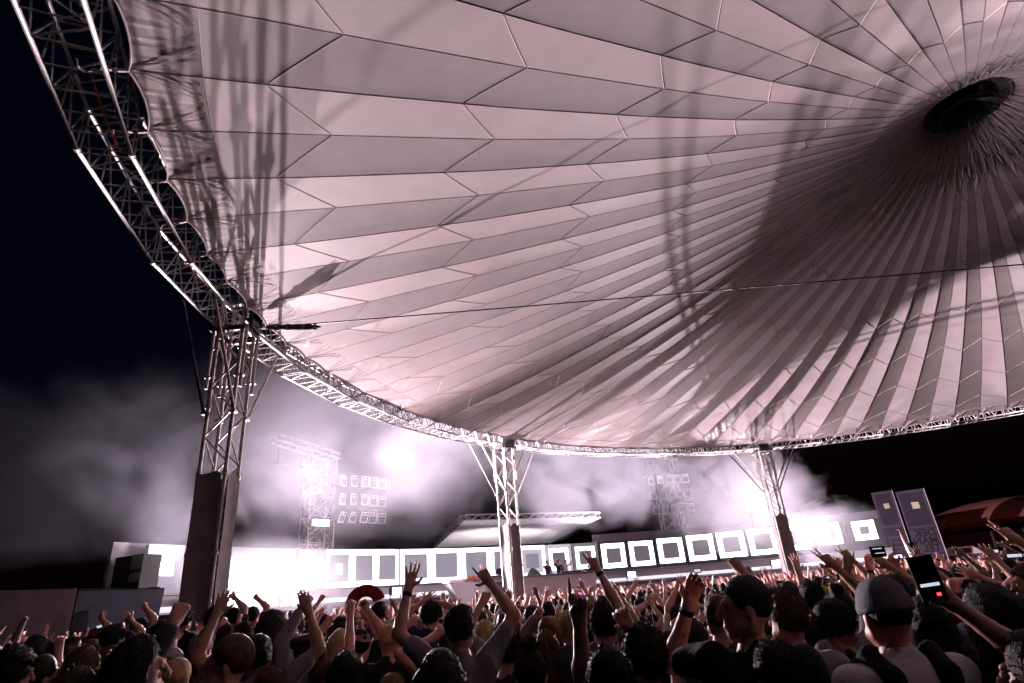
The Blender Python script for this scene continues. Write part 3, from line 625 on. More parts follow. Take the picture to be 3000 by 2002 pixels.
rl = bpy.data.lights.new('red_wash_light', 'SPOT'); rl.energy = 700; rl.color = (1, 0.22, 0.20); rl.spot_size = math.radians(120); rl.spot_blend = 0.6; rl.shadow_soft_size = 0.3
lo = bpy.data.objects.new('red_wash_light', rl); col.objects.link(lo); lo.location = c + np.array([-8.0, -13.0, 3.4 - c[2]]); lo.rotation_euler = Vector((8.0, 12.0, 1.6)).to_track_quat('-Z', 'Y').to_euler()
fl = empty('red_flood_lamp', (lo.location[0], lo.location[1], 0)); tag(fl, 'red flood lamp on a tall stand in front of the red marquee', 'stage lamp')
m = MB(); m.box((0, -0.12, 3.35), (0.4, 0.1, 0.3)); m.obj('housing', M_BLACK, fl); m = MB(); m.tube([(0, -.12, 0), (0, -.12, 3.2)], 0.03, 5); m.obj('stand', M_BLACK, fl)
m = MB(); m.box((0, -0.06, 3.35), (0.34, 0.01, 0.24)); m.obj('lens', mat('red_lens', (1, .1, .1), .3, emit=(1, .08, .08), estr=8), fl)
c = at((2800, 1640), 50); e = empty('service_cart', (c[0], c[1], 0), math.radians(-32)); tag(e, 'pale flat service cart with open rack, before the red marquee', 'cart')
m = MB(); m.box((0, 0, 2.2), (4.4, 1.6, 0.14)); m.box((0, 0, 1.2), (4.2, 1.5, 1.8)); m.obj('bed', M_NAVY, e)
m = MB(); m.hexa([(-2.0, -.7, 2.28), (1.6, -.7, 2.28), (1.6, .7, 2.28), (-2.0, .7, 2.28)], [(-1.9, -.6, 2.75), (1.1, -.6, 2.75), (1.1, .6, 2.75), (-1.9, .6, 2.75)]); b_ = m.obj('load_box', M_SKIRT, e)
for x in (0.2, 0.75): m = MB(); m.box((x, -.69, 2.5), (0.42, .1, .3)); m.obj('opening', M_BLACK, b_)
for x in (-1.4, 1.4): m = MB(); m.tube([(x, -.82, .35), (x, -.72, .35)], 0.35, 14); m.obj('wheel', M_BLACK, e)
# ================================================================ theatrical smoke lit by the stage lamps
def smoke(name, c, half, dens, scale, lo, hi, seed, label, power=1.0, aniso=0.25, stretch=(1, 1, 1.3), dist=0.6, step=1.0):
    m = bpy.data.materials.new('smoke'); m.use_nodes = True; nt = m.node_tree; nt.nodes.remove(nt.nodes['Principled BSDF'])
    out = nt.nodes['Material Output']; N = nt.nodes.new; L = nt.links.new
    tc = N('ShaderNodeTexCoord')
    # falloff: object coordinates are -1..1 in the box
    ln = N('ShaderNodeVectorMath'); ln.operation = 'LENGTH'; L(tc.outputs['Object'], ln.inputs[0])
    fo = N('ShaderNodeMapRange'); fo.interpolation_type = 'SMOOTHSTEP'; fo.inputs[1].default_value = 1.0; fo.inputs[2].default_value = 0.35; fo.inputs[3].default_value = 0; fo.inputs[4].default_value = 1
    L(ln.outputs['Value'], fo.inputs[0])
    mp = N('ShaderNodeMapping'); mp.inputs['Scale'].default_value = (half[0] * scale * stretch[0], half[1] * scale * stretch[1], half[2] * scale * stretch[2]); mp.inputs['Location'].default_value = (seed, seed * 1.7, seed * .3)
    L(tc.outputs['Object'], mp.inputs[0])
    nz = N('ShaderNodeTexNoise'); nz.inputs['Scale'].default_value = 1.0; nz.inputs['Detail'].default_value = 4; nz.inputs['Roughness'].default_value = 0.55; nz.inputs['Distortion'].default_value = dist
    L(mp.outputs[0], nz.inputs['Vector'])
    mr = N('ShaderNodeMapRange'); mr.interpolation_type = 'SMOOTHSTEP'; mr.inputs[1].default_value = lo; mr.inputs[2].default_value = hi; mr.inputs[3].default_value = 0.0; mr.inputs[4].default_value = 1.0
    # the cloud thins out towards its rim: shift the noise by the falloff
    ad = N('ShaderNodeMath'); ad.operation = 'MULTIPLY_ADD'; ad.inputs[1].default_value = 0.45; L(fo.outputs[0], ad.inputs[0]); L(nz.outputs['Fac'], ad.inputs[2])
    sb = N('ShaderNodeMath'); sb.operation = 'SUBTRACT'; sb.inputs[1].default_value = 0.45; L(ad.outputs[0], sb.inputs[0])
    L(sb.outputs[0], mr.inputs[0])
    mu = N('ShaderNodeMath'); mu.operation = 'MULTIPLY'; L(mr.outputs[0], mu.inputs[0]); L(fo.outputs[0], mu.inputs[1])
    md = N('ShaderNodeMath'); md.operation = 'MULTIPLY'; md.inputs[1].default_value = dens; L(mu.outputs[0], md.inputs[0])
    pv = N('ShaderNodeVolumePrincipled'); pv.inputs['Color'].default_value = (0.88, 0.87, 1.0, 1); pv.inputs['Anisotropy'].default_value = aniso
    L(md.outputs[0], pv.inputs['Density']); L(pv.outputs[0], out.inputs['Volume'])
    m.cycles.volume_step_rate = step; b = MB(); b.box((0, 0, 0), (2, 2, 2)); o = b.obj(name, m); o.location = c; o.scale = half
    tag(o, label, 'smoke', kind='stuff'); return o
smoke('smoke', (-12.5, 28.2, 2.9), (8.5, 5.5, 4.0), 0.024, 0.20, 0.18, 0.55, 3.1, 'pale smoke glowing around the left stage lamps')
smoke('smoke', (-9.0, 27.2, 10.2), (15.0, 5.0, 7.6), 0.023, 0.26, 0.12, 0.62, 5.7, 'grey smoke cloud rising above the left stage and its speakers', dist=1.2, step=0.6)
smoke('smoke', (-21.0, 25.5, 7.6), (12.5, 6.0, 8.4), 0.11, 0.24, 0.24, 0.58, 21.3, 'faint smoke drifting at the far left behind the nearest mast', dist=1.2)
smoke('smoke', (4.0, 37.6, 9.4), (10.5, 2.9, 6.8), 0.075, 0.30, 0.24, 0.55, 8.4, 'thin drifting smoke above the stage behind the middle mast', dist=1.2, step=0.6)
smoke('smoke', (13.5, 38.4, 6.6), (8.0, 2.7, 5.4), 0.036, 0.40, 0.25, 0.42, 14.2, 'billowing white smoke rising left of the right mast', dist=1.4, step=0.5)
smoke('smoke', (19.4, 39.2, 3.8), (4.6, 3.0, 3.4), 0.08, 0.42, 0.23, 0.44, 33.2, 'dense smoke hiding the screens right of the right mast', dist=1.2, step=0.6)
# ================================================================ people: bodies are grown from a smooth distance field
class Field:
    def __init__(s, lo, hi, h):
        s.h = h; s.lo = np.array(lo, float) - 2 * h; n = np.ceil((np.array(hi) + 2 * h - s.lo) / h).astype(int) + 1
        s.n = n; s.d = np.full(n, 0.25, np.float32)
        s.ax = [(s.lo[i] + h * np.arange(n[i])).astype(np.float32) for i in range(3)]
    def box(s, lo, hi):
        a = np.clip(np.floor((np.array(lo) - s.lo) / s.h).astype(int), 0, s.n - 1); b = np.clip(np.ceil((np.array(hi) - s.lo) / s.h).astype(int) + 1, 1, s.n)
        sl = tuple(slice(a[i], max(b[i], a[i] + 1)) for i in range(3))
        X, Y, Z = np.meshgrid(s.ax[0][sl[0]], s.ax[1][sl[1]], s.ax[2][sl[2]], indexing='ij'); return sl, X, Y, Z
    def merge(s, sl, e, k):
        d = s.d[sl]; h = np.maximum(k - np.abs(d - e), 0) / k; s.d[sl] = np.minimum(d, e) - h * h * k * 0.25
    def cone(s, a, b, ra, rb, k=0.03, sub=False):
        a = np.array(a, float); b = np.array(b, float); m = max(ra, rb) + k + 2 * s.h
        sl, X, Y, Z = s.box(np.minimum(a, b) - m, np.maximum(a, b) + m)
        ab = b - a; L = max(ab @ ab, 1e-9); t = np.clip(((X - a[0]) * ab[0] + (Y - a[1]) * ab[1] + (Z - a[2]) * ab[2]) / L, 0, 1)
        e = np.sqrt((X - a[0] - t * ab[0]) ** 2 + (Y - a[1] - t * ab[1]) ** 2 + (Z - a[2] - t * ab[2]) ** 2) - (ra + (rb - ra) * t)
        if sub: s.d[sl] = np.maximum(s.d[sl], -e)
        else: s.merge(sl, e, k)
    def ell(s, c, r, k=0.03, R=None, sub=False):
        c = np.array(c, float); r = np.array(r, float); m = max(r) + k + 2 * s.h
        sl, X, Y, Z = s.box(c - m, c + m); X = X - c[0]; Y = Y - c[1]; Z = Z - c[2]
        if R is not None: X, Y, Z = (R[0, i] * 0 + R[0, i] * X + R[1, i] * Y + R[2, i] * Z for i in range(3))
        k0 = np.sqrt((X / r[0]) ** 2 + (Y / r[1]) ** 2 + (Z / r[2]) ** 2); k1 = np.sqrt((X / r[0] ** 2) ** 2 + (Y / r[1] ** 2) ** 2 + (Z / r[2] ** 2) ** 2)
        e = k0 * (k0 - 1) / np.maximum(k1, 1e-6)
        if sub: s.d[sl] = np.maximum(s.d[sl], -e)
        else: s.merge(sl, e, k)
    def half(s, nrm, off):     # keep nrm.p < off
        X, Y, Z = np.meshgrid(*s.ax, indexing='ij'); s.d = np.maximum(s.d, nrm[0] * X + nrm[1] * Y + nrm[2] * Z - off)
    def wobble(s, amp, freq, seed):
        X, Y, Z = np.meshgrid(*s.ax, indexing='ij'); r = np.random.default_rng(seed); e = 0
        for i in range(5):
            w = r.normal(size=3); w *= freq * (0.7 + 0.35 * i) / np.linalg.norm(w); e = e + np.sin(w[0] * X + w[1] * Y + w[2] * Z + r.uniform(0, 6.3)) / (1 + 0.4 * i)
        s.d = s.d + (amp * 0.6) * e.astype(np.float32)
    def surface(s):
        d = s.d; ins = d < 0
        c = np.zeros(tuple(s.n - 1), np.int8)
        for i in (0, 1):
            for j in (0, 1):
                for k in (0, 1): c += ins[i:s.n[0] - 1 + i, j:s.n[1] - 1 + j, k:s.n[2] - 1 + k]
        act = (c > 0) & (c < 8); idx = np.argwhere(act)
        if len(idx) == 0: return np.zeros((0, 3)), []
        num = np.full(act.shape, -1, int); num[act] = np.arange(len(idx))
        acc = np.zeros((len(idx), 3)); cnt = np.zeros(len(idx))
        cor = [(i, j, k) for i in (0, 1) for j in (0, 1) for k in (0, 1)]
        val = {q: d[idx[:, 0] + q[0], idx[:, 1] + q[1], idx[:, 2] + q[2]].astype(float) for q in cor}
        for q in cor:
            for ax in range(3):
                if q[ax] == 0:
                    q2 = tuple(1 if i == ax else q[i] for i in range(3)); a, b = val[q], val[q2]; m = (a < 0) != (b < 0)
                    t = np.where(m, a / np.where(m, a - b, 1), 0); p = np.tile(np.array(q, float), (len(idx), 1)); p[:, ax] += t
                    acc[m] += p[m]; cnt[m] += 1
        V = (idx + acc / cnt[:, None]) * s.h + s.lo
        F = []
        for ax in range(3):
            u, v = (ax + 1) % 3, (ax + 2) % 3
            a = np.take(ins, range(0, s.n[ax] - 1), ax); b = np.take(ins, range(1, s.n[ax]), ax); e = np.argwhere(a != b)
            e = e[(e[:, u] > 0) & (e[:, v] > 0) & (e[:, u] < s.n[u] - 1) & (e[:, v] < s.n[v] - 1)]
            if not len(e): continue
            fl = a[e[:, 0], e[:, 1], e[:, 2]]
            def cell(du, dv): q = e.copy(); q[:, u] -= du; q[:, v] -= dv; return num[q[:, 0], q[:, 1], q[:, 2]]
            Q = np.stack([cell(1, 1), cell(0, 1), cell(0, 0), cell(1, 0)], 1)
            Q[~fl] = Q[~fl][:, ::-1]; F.append(Q)
        return V, (np.concatenate(F) if F else np.zeros((0, 4), int))
def np_mesh(name, parts, mats=None):
    """parts: list of (V, F, material index)"""
    V = np.concatenate([p[0] for p in parts]); n = 0; polys = []; mi = []
    for v, f, m in parts:
        f = np.asarray(f)
        if len(f): polys.append(f + n); mi.append(np.full(len(f), m))
        n += len(v)
    me = bpy.data.meshes.new(name); me.vertices.add(len(V)); me.vertices.foreach_set('co', V.astype(np.float32).ravel())
    tot = sum(len(p) for p in polys); lp = sum(p.size for p in polys)
    me.loops.add(lp); me.polygons.add(tot)
    me.loops.foreach_set('vertex_index', np.concatenate([p.ravel() for p in polys]).astype(np.int32))
    sizes = np.concatenate([np.full(len(p), p.shape[1]) for p in polys]); me.polygons.foreach_set('loop_start', np.concatenate([[0], np.cumsum(sizes)[:-1]]).astype(np.int32))
    me.polygons.foreach_set('material_index', np.concatenate(mi).astype(np.int32)); me.polygons.foreach_set('use_smooth', np.ones(tot, bool))
    for m in (mats or []): me.materials.append(m)
    me.update(calc_edges=True); me.validate(); return me
def unit(v): v = np.asarray(v, float); return v / (np.linalg.norm(v) + 1e-9)
def rotz(a): c, s = math.cos(a), math.sin(a); return np.array([[c, -s, 0], [s, c, 0], [0, 0, 1.0]])
def rotx(a): c, s = math.cos(a), math.sin(a); return np.array([[1.0, 0, 0], [0, c, -s], [0, s, c]])
def roty(a): c, s = math.cos(a), math.sin(a); return np.array([[c, 0, s], [0, 1.0, 0], [-s, 0, c]])

HANDS = {  # per finger (index..little): bend per joint in degrees, spread in degrees; thumb tip offset
    'open':  ([4, 3, 5, 9], [11, 3, -6, -17], (0.078, 0.006, 0.082)),
    'flat':  ([7, 5, 7, 10], [3, 1, -1, -4], (0.055, 0.012, 0.09)),
    'relax': ([26, 30, 34, 36], [6, 1, -3, -9], (0.058, 0.03, 0.078)),
    'fist':  ([86, 88, 88, 86], [0, 0, 0, 0], (0.018, 0.046, 0.082)),
    'point': ([2, 88, 88, 86], [4, 0, 0, 0], (0.082, 0.01, 0.062)),
    'peace': ([3, 3, 82, 84], [8, -4, 0, 0], (0.080, 0.012, 0.06)),
    'index': ([3, 84, 86, 84], [2, 0, 0, 0], (0.02, 0.046, 0.078)),
    'hold':  ([52, 50, 50, 52], [3, 1, -1, -3], (0.05, 0.06, 0.075)),
}
def hand_prims(kind, side):
    """hand in its own frame: z towards the fingers, x towards the thumb, palm faces +y"""
    bend, spread, tip = HANDS[kind]; out = []
    kn = [(0.030, 0.095), (0.0105, 0.099), (-0.0095, 0.094), (-0.0285, 0.085)]; ln = [0.076, 0.084, 0.078, 0.061]
    for (x, z) in kn: out.append(((x * 0.45, 0, -0.005), (x, 0, z), 0.0165, 0.0130, 0.012))
    out.append(((0.012, 0.008, 0.02), (0.024, 0.010, 0.055), 0.018, 0.014, 0.012))
    for (x, z), L, bd, sp in zip(kn, ln, bend, spread):
        p = np.array([x, 0, z]); ang = 0.0; r0 = 0.0098
        for f, seg in enumerate((0.45, 0.30, 0.25)):
            ang += math.radians(bd) * (0.95, 1.05, 0.7)[f]
            dr = roty(math.radians(sp)) @ np.array([0, math.sin(ang), math.cos(ang)]); q = p + dr * L * seg
            out.append((p, q, r0, r0 - 0.0011, 0.004)); p = q; r0 -= 0.0011
    a = np.array([0.026, 0.006, 0.030]); t = np.array(tip); mid = a * 0.45 + t * 0.55 + np.array([0.006, 0.0, -0.006])
    out.append((a, mid, 0.0135, 0.0115, 0.008)); out.append((mid, t, 0.0112, 0.0088, 0.004))
    if side < 0: out = [(np.array(p) * [-1, 1, 1], np.array(q) * [-1, 1, 1], a_, b_, k_) for p, q, a_, b_, k_ in out]
    return out
def make_person(pose, near=True):
    """pose: dict of width, head yaw/pitch, arms {side: (wrist target, elbow hint, hand kind, palm direction)}, hair kind, sleeve"""
    hb = 0.018 if near else 0.024; hh = 0.0095 if near else 0.014; hd = 0.0068 if near else 0.0095
    W = pose.get('width', 1.0); sleeve = pose.get('sleeve', 'short'); hair = pose.get('hair', 'short'); seed = pose.get('seed', 1)
    lean = pose.get('lean', 0.0)
    def Lx(p): p = np.array(p, float); p[0] *= W; return p
    arms = {}
    for sd in (-1, 1):
        up = pose.get('arms', {}).get(sd)
        S = np.array([sd * 0.178 * W, -0.012, 1.435]); L1, L2 = 0.30, 0.27
        if up is None: wr = S + np.array([sd * 0.07, 0.10, -0.535]); hint = np.array([sd * 0.5, -1, 0]); hk = 'relax'; pd = np.array([-sd, 0.2, 0])
        else: wr, hint, hk, pd = (np.array(up[0], float), np.array(up[1], float), up[2], np.array(up[3], float))
        if wr[2] > 1.5: S = S + np.array([-sd * 0.018, 0.0, 0.055])
        v = wr - S; D = np.linalg.norm(v); mx = L1 + L2 - 0.006
        if D > mx:   # a little extra reach comes from the shoulder, the rest is clamped
            S = S + unit(v) * min(D - mx, 0.03); v = wr - S; D = np.linalg.norm(v)
            if D > mx: sc = min(D / mx, 1.10); L1 *= sc; L2 *= sc; mx *= sc; wr = S + unit(v) * min(D, mx); v = wr - S; D = np.linalg.norm(v)
        D = max(D, 0.12); a = (L1 * L1 - L2 * L2 + D * D) / (2 * D); hgt = math.sqrt(max(L1 * L1 - a * a, 0)); u = unit(v)
        hn = unit(hint - u * (hint @ u)); E = S + u * a + hn * hgt; arms[sd] = (S, E, wr, hk, pd)
    HR = rotz(pose.get('yaw', 0.0)) @ rotx(pose.get('pitch', 0.0)); HC = np.array([0, 0.0, 1.56])
    def H(p): return HC + HR @ (np.array(p, float) - HC)
    pts = [q for s_ in arms.values() for q in s_[:3]]
    lo = np.min(pts + [np.array([-0.26, -0.2, 0.0])], 0) - 0.07; hi = np.max(pts + [np.array([0.26, 0.22, 1.6])], 0) + 0.07
    lo[2] = 0
    # ---- body
    f = Field(lo, hi, hb)
    def torso(f, g):
        f.ell((0, 0, 0.93), (0.165 * W + g, 0.115 + g, 0.13 + g), 0.05); f.ell((0, 0.0, 1.08), (0.145 * W + g, 0.105 + g, 0.17 + g), 0.06)
        f.ell((0, 0.004, 1.30), (0.172 * W + g, 0.118 + g, 0.20 + g), 0.06); f.cone(Lx((-0.145, -0.012, 1.435)), Lx((0.145, -0.012, 1.435)), 0.058 + g, 0.058 + g, 0.05)
        f.cone((0, -0.025, 1.42), (0, -0.012, 1.52), 0.085 + g, 0.056 + g * 0.5, 0.05)
    def legs(f, g):
        for sd in (-1, 1):
            f.cone((sd * 0.09, 0, 0.90), (sd * 0.10, 0.015, 0.49), 0.088 + g, 0.058 + g, 0.04); f.cone((sd * 0.10, 0.015, 0.49), (sd * 0.105, -0.02, 0.08), 0.056 + g, 0.040 + g, 0.03)
    torso(f, 0); legs(f, 0)
    for sd in (-1, 1): f.cone((sd * 0.105, -0.03, 0.045), (sd * 0.115, 0.15, 0.035), 0.042, 0.034, 0.03)
    f.cone((0, -0.012, 1.45), H((0, 0.0, 1.60)), 0.056, 0.052, 0.03)
    for sd, (S, E, wr, hk, pd) in arms.items():
        f.cone((sd * 0.12 * W, -0.012, 1.42), S, 0.055, 0.055, 0.05); f.cone(S, E, 0.053, 0.041, 0.035); m_ = E + (wr - E) * 0.3
        f.cone(E, m_, 0.041, 0.042, 0.02); f.cone(m_, wr, 0.042, 0.0275, 0.02)
    V1, F1 = f.surface(); parts = [(V1, F1, 0)]
    # ---- head
    hc = H((0, 0.0, 1.66)); f = Field(hc - 0.16, hc + 0.16, hh)
    f.ell(H((0, -0.012, 1.688)), (0.075, 0.096, 0.095), 0.02, HR.T); f.ell(H((0, 0.032, 1.632)), (0.058, 0.066, 0.082), 0.03, HR.T)
    f.cone(H((-0.022, 0.070, 1.575)), H((0.022, 0.070, 1.575)), 0.022, 0.022, 0.03); f.cone(H((-0.03, 0.082, 1.693)), H((0.03, 0.082, 1.693)), 0.014, 0.014, 0.02)
    f.cone(H((0, 0.096, 1.682)), H((0, 0.117, 1.642)), 0.009, 0.0145, 0.012); f.cone(H((-0.016, 0.093, 1.604)), H((0.016, 0.093, 1.604)), 0.010, 0.010, 0.012)
    for sd in (-1, 1):
        f.ell(H((sd * 0.03, 0.103, 1.672)), (0.018, 0.014, 0.011), 0.01, HR.T, sub=True); f.ell(H((sd * 0.078, -0.008, 1.655)), (0.010, 0.020, 0.032), 0.01, HR.T)
        f.cone(H((sd * 0.05, 0.045, 1.60)), H((sd * 0.055, 0.0, 1.60)), 0.02, 0.02, 0.03)
    f.cone(H((0, 0.0, 1.62)), (0, -0.01, 1.50), 0.052, 0.053, 0.03)
    V2, F2 = f.surface(); parts.append((V2, F2, 0))
    # ---- hands, rooted inside the wrists
    for sd, (S, E, wr, hk, pd) in arms.items():
        z = unit(wr - E) if hk != 'hold' else unit(unit(wr - E) + np.array([0, 0, 0.25])); y = unit(pd - z * (pd @ z)); x = np.cross(y, z); R = np.stack([x, y, z], 1)
        # thumb side: mirrored hand for the left
        pr = [(wr + R @ np.array(p), wr + R @ np.array(q), a, b, k) for p, q, a, b, k in hand_prims(hk, 1 if pose.get('thumb', {}).get(sd, sd) < 0 else -1)]
        q = np.array([p[0] for p in pr] + [p[1] for p in pr]); f = Field(q.min(0) - 0.03, q.max(0) + 0.03, hd)
        f.cone(wr - unit(wr - E) * 0.05, wr, 0.0305, 0.0262, 0.012); f.cone(wr, wr + z * 0.03, 0.0265, 0.024, 0.012)
        for p in pr: f.cone(*p)
        V3, F3 = f.surface(); parts.append((V3, F3, 0))
    out = {'body': np_mesh('body', parts, [None])}
    # ---- clothes
    f = Field(lo - 0.03, hi + 0.03, hb); g = 0.017
    torso(f, g); f.half((0, 0, -1), -0.84)
    for sd, (S, E, wr, hk, pd) in arms.items():
        f.cone((sd * 0.12 * W, -0.012, 1.42), S, 0.07, 0.068, 0.05)
        t = {'short': 0.62, 'none': 0.0, 'long': 1.0}[sleeve]
        if t: f.cone(S, S + (E - S) * t, 0.069, 0.062 if t < 1 else 0.056, 0.03)
        if sleeve == 'long': f.cone(E, E + (wr - E) * 0.86, 0.057, 0.040, 0.02)
    f.wobble(0.008, 27, seed); f.cone((0, 0.008, 1.47), H((0, 0.03, 1.66)), 0.066, 0.075, 0.02, sub=True)
    V, F = f.surface(); out['shirt'] = np_mesh('shirt', [(V, F, 0)], [None])
    f = Field((-0.3, -0.2, 0.03), (0.3, 0.2, 1.0), 0.024); f.ell((0, 0, 0.92), (0.175 * W, 0.125, 0.13), 0.05); legs(f, 0.016); f.half((0, 0, 1), 0.935); f.half((0, 0, -1), -0.07)
    V, F = f.surface(); out['trousers'] = np_mesh('trousers', [(V, F, 0)], [None])
    # ---- hair
    lob, hib = H((0, -0.02, 1.70)) - 0.19, H((0, -0.02, 1.70)) + 0.19
    if hair in ('long', 'wavy'): lob = lob - np.array([0, 0, 0.3])
    f = Field(lob, hib, hh * 1.15); big = {'curly': 0.026, 'tall': 0.020, 'long': 0.012, 'wavy': 0.016, 'bun': 0.006, 'crop': 0.003}.get(hair, 0.010)
    f.ell(H((0, -0.016, 1.697 + big * 0.5)), (0.080 + big, 0.100 + big, 0.098 + big), 0.02, HR.T)
    if hair == 'tall': f.ell(H((0, 0.02, 1.785)), (0.06, 0.075, 0.05), 0.03, HR.T)
    if hair == 'quiff': f.ell(H((0.01, 0.055, 1.775)), (0.06, 0.05, 0.035), 0.03, HR.T)
    if hair == 'mohawk': f.cone(H((0, 0.05, 1.79)), H((0, -0.07, 1.77)), 0.035, 0.03, 0.03)
    # face opening, nape and temples
    nrm = HR @ unit((0, 1.0, -0.55)); f.half(nrm, nrm @ H((0, 0.070, 1.735)))
    if hair in ('long', 'wavy'):
        for sd in (-1, 1): f.cone(H((sd * 0.075, -0.02, 1.70)), (sd * 0.095, -0.055, 1.42), 0.036, 0.045, 0.04)
        f.cone(H((0, -0.075, 1.68)), (0.0, -0.125, 1.38), 0.075, 0.055, 0.05); f.cone(H((-0.05, -0.06, 1.66)), (-0.06, -0.11, 1.36), 0.06, 0.045, 0.05); f.cone(H((0.05, -0.06, 1.66)), (0.06, -0.11, 1.36), 0.06, 0.045, 0.05)
    else:
        nz = HR @ np.array([0, 0.0, -1.0]); f.half(nz, nz @ H((0, 0, 1.612 if hair != 'crop' else 1.63)))
        nn = HR @ unit((0, 0.75, -1.0)); f.half(nn, nn @ H((0, -0.01, 1.640)))
    if hair == 'bun': f.ell(H((0, -0.045, 1.815)), (0.046, 0.046, 0.042), 0.012); f.cone(H((0, -0.03, 1.77)), H((0, -0.04, 1.80)), 0.03, 0.025, 0.02)
    if hair == 'ponytail': f.cone(H((0, -0.11, 1.72)), H((0, -0.15, 1.60)), 0.03, 0.02, 0.03)
    amp, fr = {'curly': (0.009, 110), 'wavy': (0.006, 80), 'tall': (0.006, 100), 'crop': (0.001, 80), 'bun': (0.004, 85), 'mohawk': (0.006, 100)}.get(hair, (0.004, 95))
    f.wobble(amp, fr, seed + 5); V, F = f.surface()
    parts = [(V, F, 0)]
    ns = (6000 if near else 340) if hair != 'crop' else 500
    if len(V) and len(F):
        r = np.random.default_rng(seed); fi = r.integers(0, len(F), ns); P = V[F[fi]].mean(1); nv = np.cross(V[F[fi, 1]] - V[F[fi, 0]], V[F[fi, 2]] - V[F[fi, 0]]); nv /= np.linalg.norm(nv, axis=1)[:, None] + 1e-9
        ctr = H((0, -0.016, 1.69)); nv = np.where(((P - ctr) * nv).sum(1)[:, None] < 0, -nv, nv)
        dr = nv * 0.55 + r.normal(0, 0.5, (ns, 3)) + np.array([0, -0.05, -0.35 if hair not in ('tall', 'mohawk', 'quiff') else 0.5]); dr /= np.linalg.norm(dr, axis=1)[:, None]
        Ls = r.uniform(0.006, {'crop': 0.008, 'curly': 0.036, 'wavy': 0.030, 'long': 0.026, 'mohawk': 0.04, 'tall': 0.028}.get(hair, 0.023), ns)[:, None]; sd_ = np.cross(dr, r.normal(size=(ns, 3))); sd_ /= np.linalg.norm(sd_, axis=1)[:, None] + 1e-9
        wd = 0.0014 if near else 0.003
        SV = np.stack([P - sd_ * wd - nv * 0.004, P + sd_ * wd - nv * 0.004, P + dr * Ls], 1).reshape(-1, 3); SF = np.arange(ns * 3).reshape(-1, 3); parts.append((SV, SF, 0))
    out['hair'] = np_mesh('hair', parts, [None])
    # ---- headwear
    hat = pose.get('hat')
    if hat:
        f = Field(H((0, 0, 1.72)) - 0.24, H((0, 0, 1.72)) + 0.24, hh)
        f.ell(H((0, -0.012, 1.70)), (0.093, 0.114, 0.105 if hat != 'beret' else 0.09), 0.02, HR.T)
        if hat == 'beret': f.ell(H((0.0, -0.02, 1.765)), (0.125, 0.13, 0.045), 0.03, HR.T)
        nn = HR @ unit((0, -0.10, -1.0)); f.half(nn, nn @ H((0, 0, 1.690 if hat != 'beanie' else 1.672)))
        if hat == 'cap':
            sg = pose.get('brim', 1)
            for xx in (-0.05, -0.025, 0, 0.025, 0.05): f.cone(H((xx, sg * 0.08, 1.712)), H((xx * 0.85, sg * (0.17 - abs(xx) * 0.5), 1.695)), 0.010, 0.007, 0.012)
        if hat == 'beanie': f.wobble(0.003, 120, seed)
        V, F = f.surface(); out['hat'] = np_mesh('hat', [(V, F, 0)], [None])
    if pose.get('band'):
        bm_ = MB()
        for sd in pose['band']:
            S, E, wr, hk, pd = arms[sd]; u = unit(wr - E); bm_.tube([wr - u * 0.045, wr - u * 0.020], 0.0325, 12)
        out['wristband'] = bm_.mesh('wristband', None, True); out['wristband'].materials.append(None)
    ev = MB()
    for sd in (-1, 1):
        c_ = H((sd * 0.031, 0.086, 1.672)); ev.grid([[c_ + 0.0125 * np.array([math.cos(a) * math.cos(b), math.sin(a) * math.cos(b), math.sin(b)]) for a in np.linspace(0, 2 * PI, 9)] for b in np.linspace(-1.5, 1.5, 6)])
    out['eyes'] = ev.mesh('eyes', None, True)
    return out

SKIN = [mat('skin_fair', (0.64, 0.32, 0.26), 0.5, noise=0.08, nscale=14), mat('skin_tan', (0.46, 0.235, 0.165), 0.5, noise=0.1, nscale=14), mat('skin_brown', (0.16, 0.085, 0.055), 0.5, noise=0.1, nscale=14)]
def hairmat(n, c): return mat('hair_' + n, c, 0.6, noise=0.45, nscale=30, bump=0.5, bscale=110, spec=0.2, stretch=(1, 1, .3))
HAIR = {'black': hairmat('black', (0.012, 0.010, 0.010)), 'dark brown': hairmat('dark_brown', (0.030, 0.019, 0.014)), 'brown': hairmat('brown', (0.085, 0.048, 0.028)), 'blond': hairmat('blond', (0.42, 0.29, 0.16)), 'grey': hairmat('grey', (0.30, 0.28, 0.28)), 'red': hairmat('red', (0.16, 0.045, 0.022))}
def cloth(n, c): return mat('cloth_' + n, c, 0.85, noise=0.16, nscale=9, bump=0.35, bscale=28, spec=0.15)
CLOTH = {'black': cloth('black', (0.014, 0.013, 0.016)), 'charcoal': cloth('charcoal', (0.045, 0.042, 0.05)), 'grey': cloth('grey', (0.22, 0.20, 0.22)), 'white': cloth('white', (0.66, 0.63, 0.66)), 'navy': cloth('navy', (0.025, 0.03, 0.07)), 'maroon': cloth('maroon', (0.12, 0.018, 0.03)), 'mustard': cloth('mustard', (0.50, 0.33, 0.05)), 'pink': cloth('pink', (0.45, 0.20, 0.24)), 'olive': cloth('olive', (0.07, 0.075, 0.04)), 'slate': cloth('slate', (0.11, 0.11, 0.14)), 'pale blue': cloth('pale_blue', (0.35, 0.42, 0.52))}
M_EYE = mat('eye', (0.5, 0.48, 0.46), 0.2); M_DENIM = cloth('denim', (0.03, 0.035, 0.06))
def setmat(o, m):
    s = o.material_slots
    if len(s): s[0].link = 'OBJECT'; s[0].material = m
